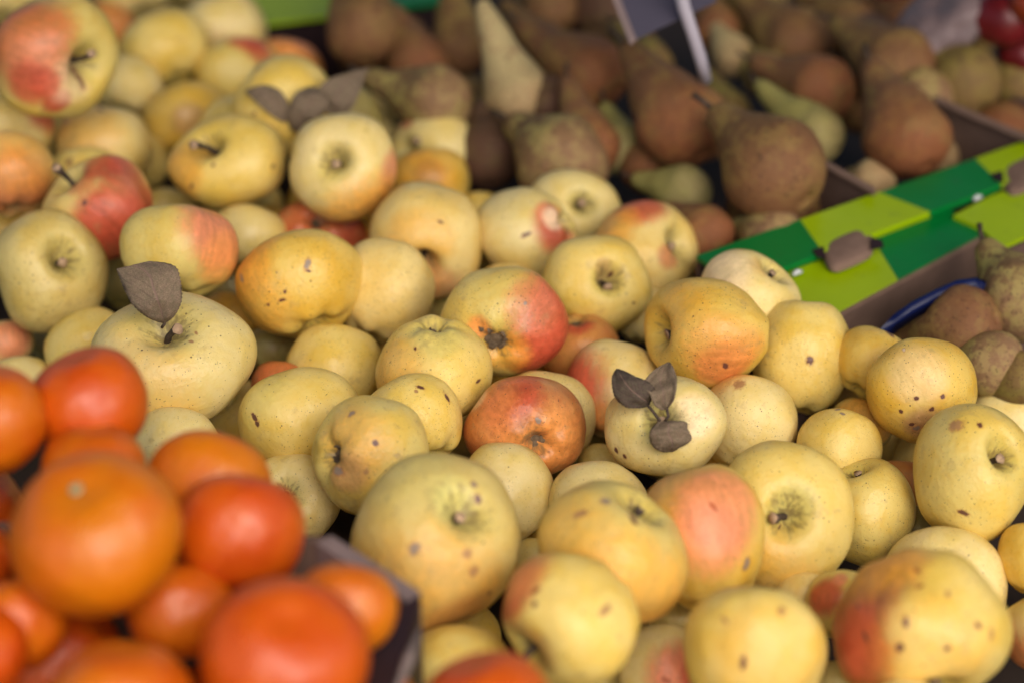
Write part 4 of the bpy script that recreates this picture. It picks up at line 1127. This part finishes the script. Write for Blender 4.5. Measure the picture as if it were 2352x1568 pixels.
# price card on its stake
dS = 1.50
S = empty('price_card', P(1618, 168, dS + .02))
tag(S, 'slate grey price card on a white stake stuck among the pears', 'sign')
def sq(pts): return [P(x, y, q) for x, y, q in pts]
def wslab(name, pts, th, mat, parent):
    o = slab(name, [Vector(p) - parent.location for p in pts], th, mat, parent); return o
wslab('card', sq([(1458, 90, dS), (1645, 2, dS + .01), (1610, -190, dS + .06), (1385, -100, dS + .05)]), .0015, M_SIGN, S)
wslab('card_border', sq([(1446, 100, dS - .001), (1460, 88, dS - .001), (1387, -100, dS + .049), (1370, -100, dS + .049)]), .002, M_SIGN_EDGE, S)
sv, sf = tube([Vector(p) - S.location for p in sq([(1545, -90, dS - .003), (1572, 20, dS - .003), (1592, 80, dS), (1608, 130, dS + .005), (1622, 185, dS + .02)])], [.0048, .0046, .0042, .0042, .004], 10)
mk('stake', sv, sf, M_STAKE, S)

# far corner: white plastic bag and red fruit
vs, fs = apple_shape(77, .55, .1, .1, .22, .08, .1, 48, 32)
o = mk('plastic_bag', vs, fs, M_BAG)
o.matrix_basis = Matrix.Translation(P(2170, 52, 1.66)) @ Matrix.Rotation(-.5, 4, 'Y') @ Matrix.Scale(.033, 4)
tag(o, 'crumpled pale plastic bag beyond the pears at the upper right', 'bag')
for k, (x, y, r, dd, m, lab) in enumerate(((2310, 40, 78, 1.64, M_RED, 'dark red fruit in the far top right corner, beside the white bag'),
                                          (2250, -18, 60, 1.78, M_SCARLET, 'scarlet fruit at the top edge above the white bag'),
                                          (2375, 10, 60, 1.62, M_SCARLET, 'orange red fruit cut by the top right corner'),
                                          (2345, 120, 55, 1.66, M_RED, 'dark red fruit low at the right edge above the olive pear'),
                                          (2060, -25, 62, 1.80, M_RED, 'dark red fruit at the top edge left of the white bag'))):
    vs, fs = apple_shape(600 + k, .86, .2, .1, .05, .03, .03, 40, 28)
    o = mk('tomato', vs, fs, m)
    o.matrix_basis = Matrix.Translation(P(x, y, dd)) @ frame_from_axis((.2, .1, 1), k).to_4x4() @ Matrix.Scale(r * dd / F, 4)
    tag(o, lab, 'tomato', 'red fruit in the far corner')
    sv, sf = tube([(0, 0, .55), (.02, .02, .75), (.08, .02, .9)], [.07, .05, .06], 7, .1)
    mk('stem', sv, sf, M_STEM, o)
# dark shelf edge behind everything at the upper right
a, b = PZ(1850, -10, .12), PZ(2380, 250, .12)
B = empty('cardboard_tray', a)
tag(B, 'plain brown cardboard tray rim between the pears and the red fruit', 'tray')
dv = (b - a); dv.z = 0
slab('rim', [(0, 0, 0), dv, dv + Vector((.012, .02, 0)), Vector((.012, .02, 0))], .09, M_CARD, B)
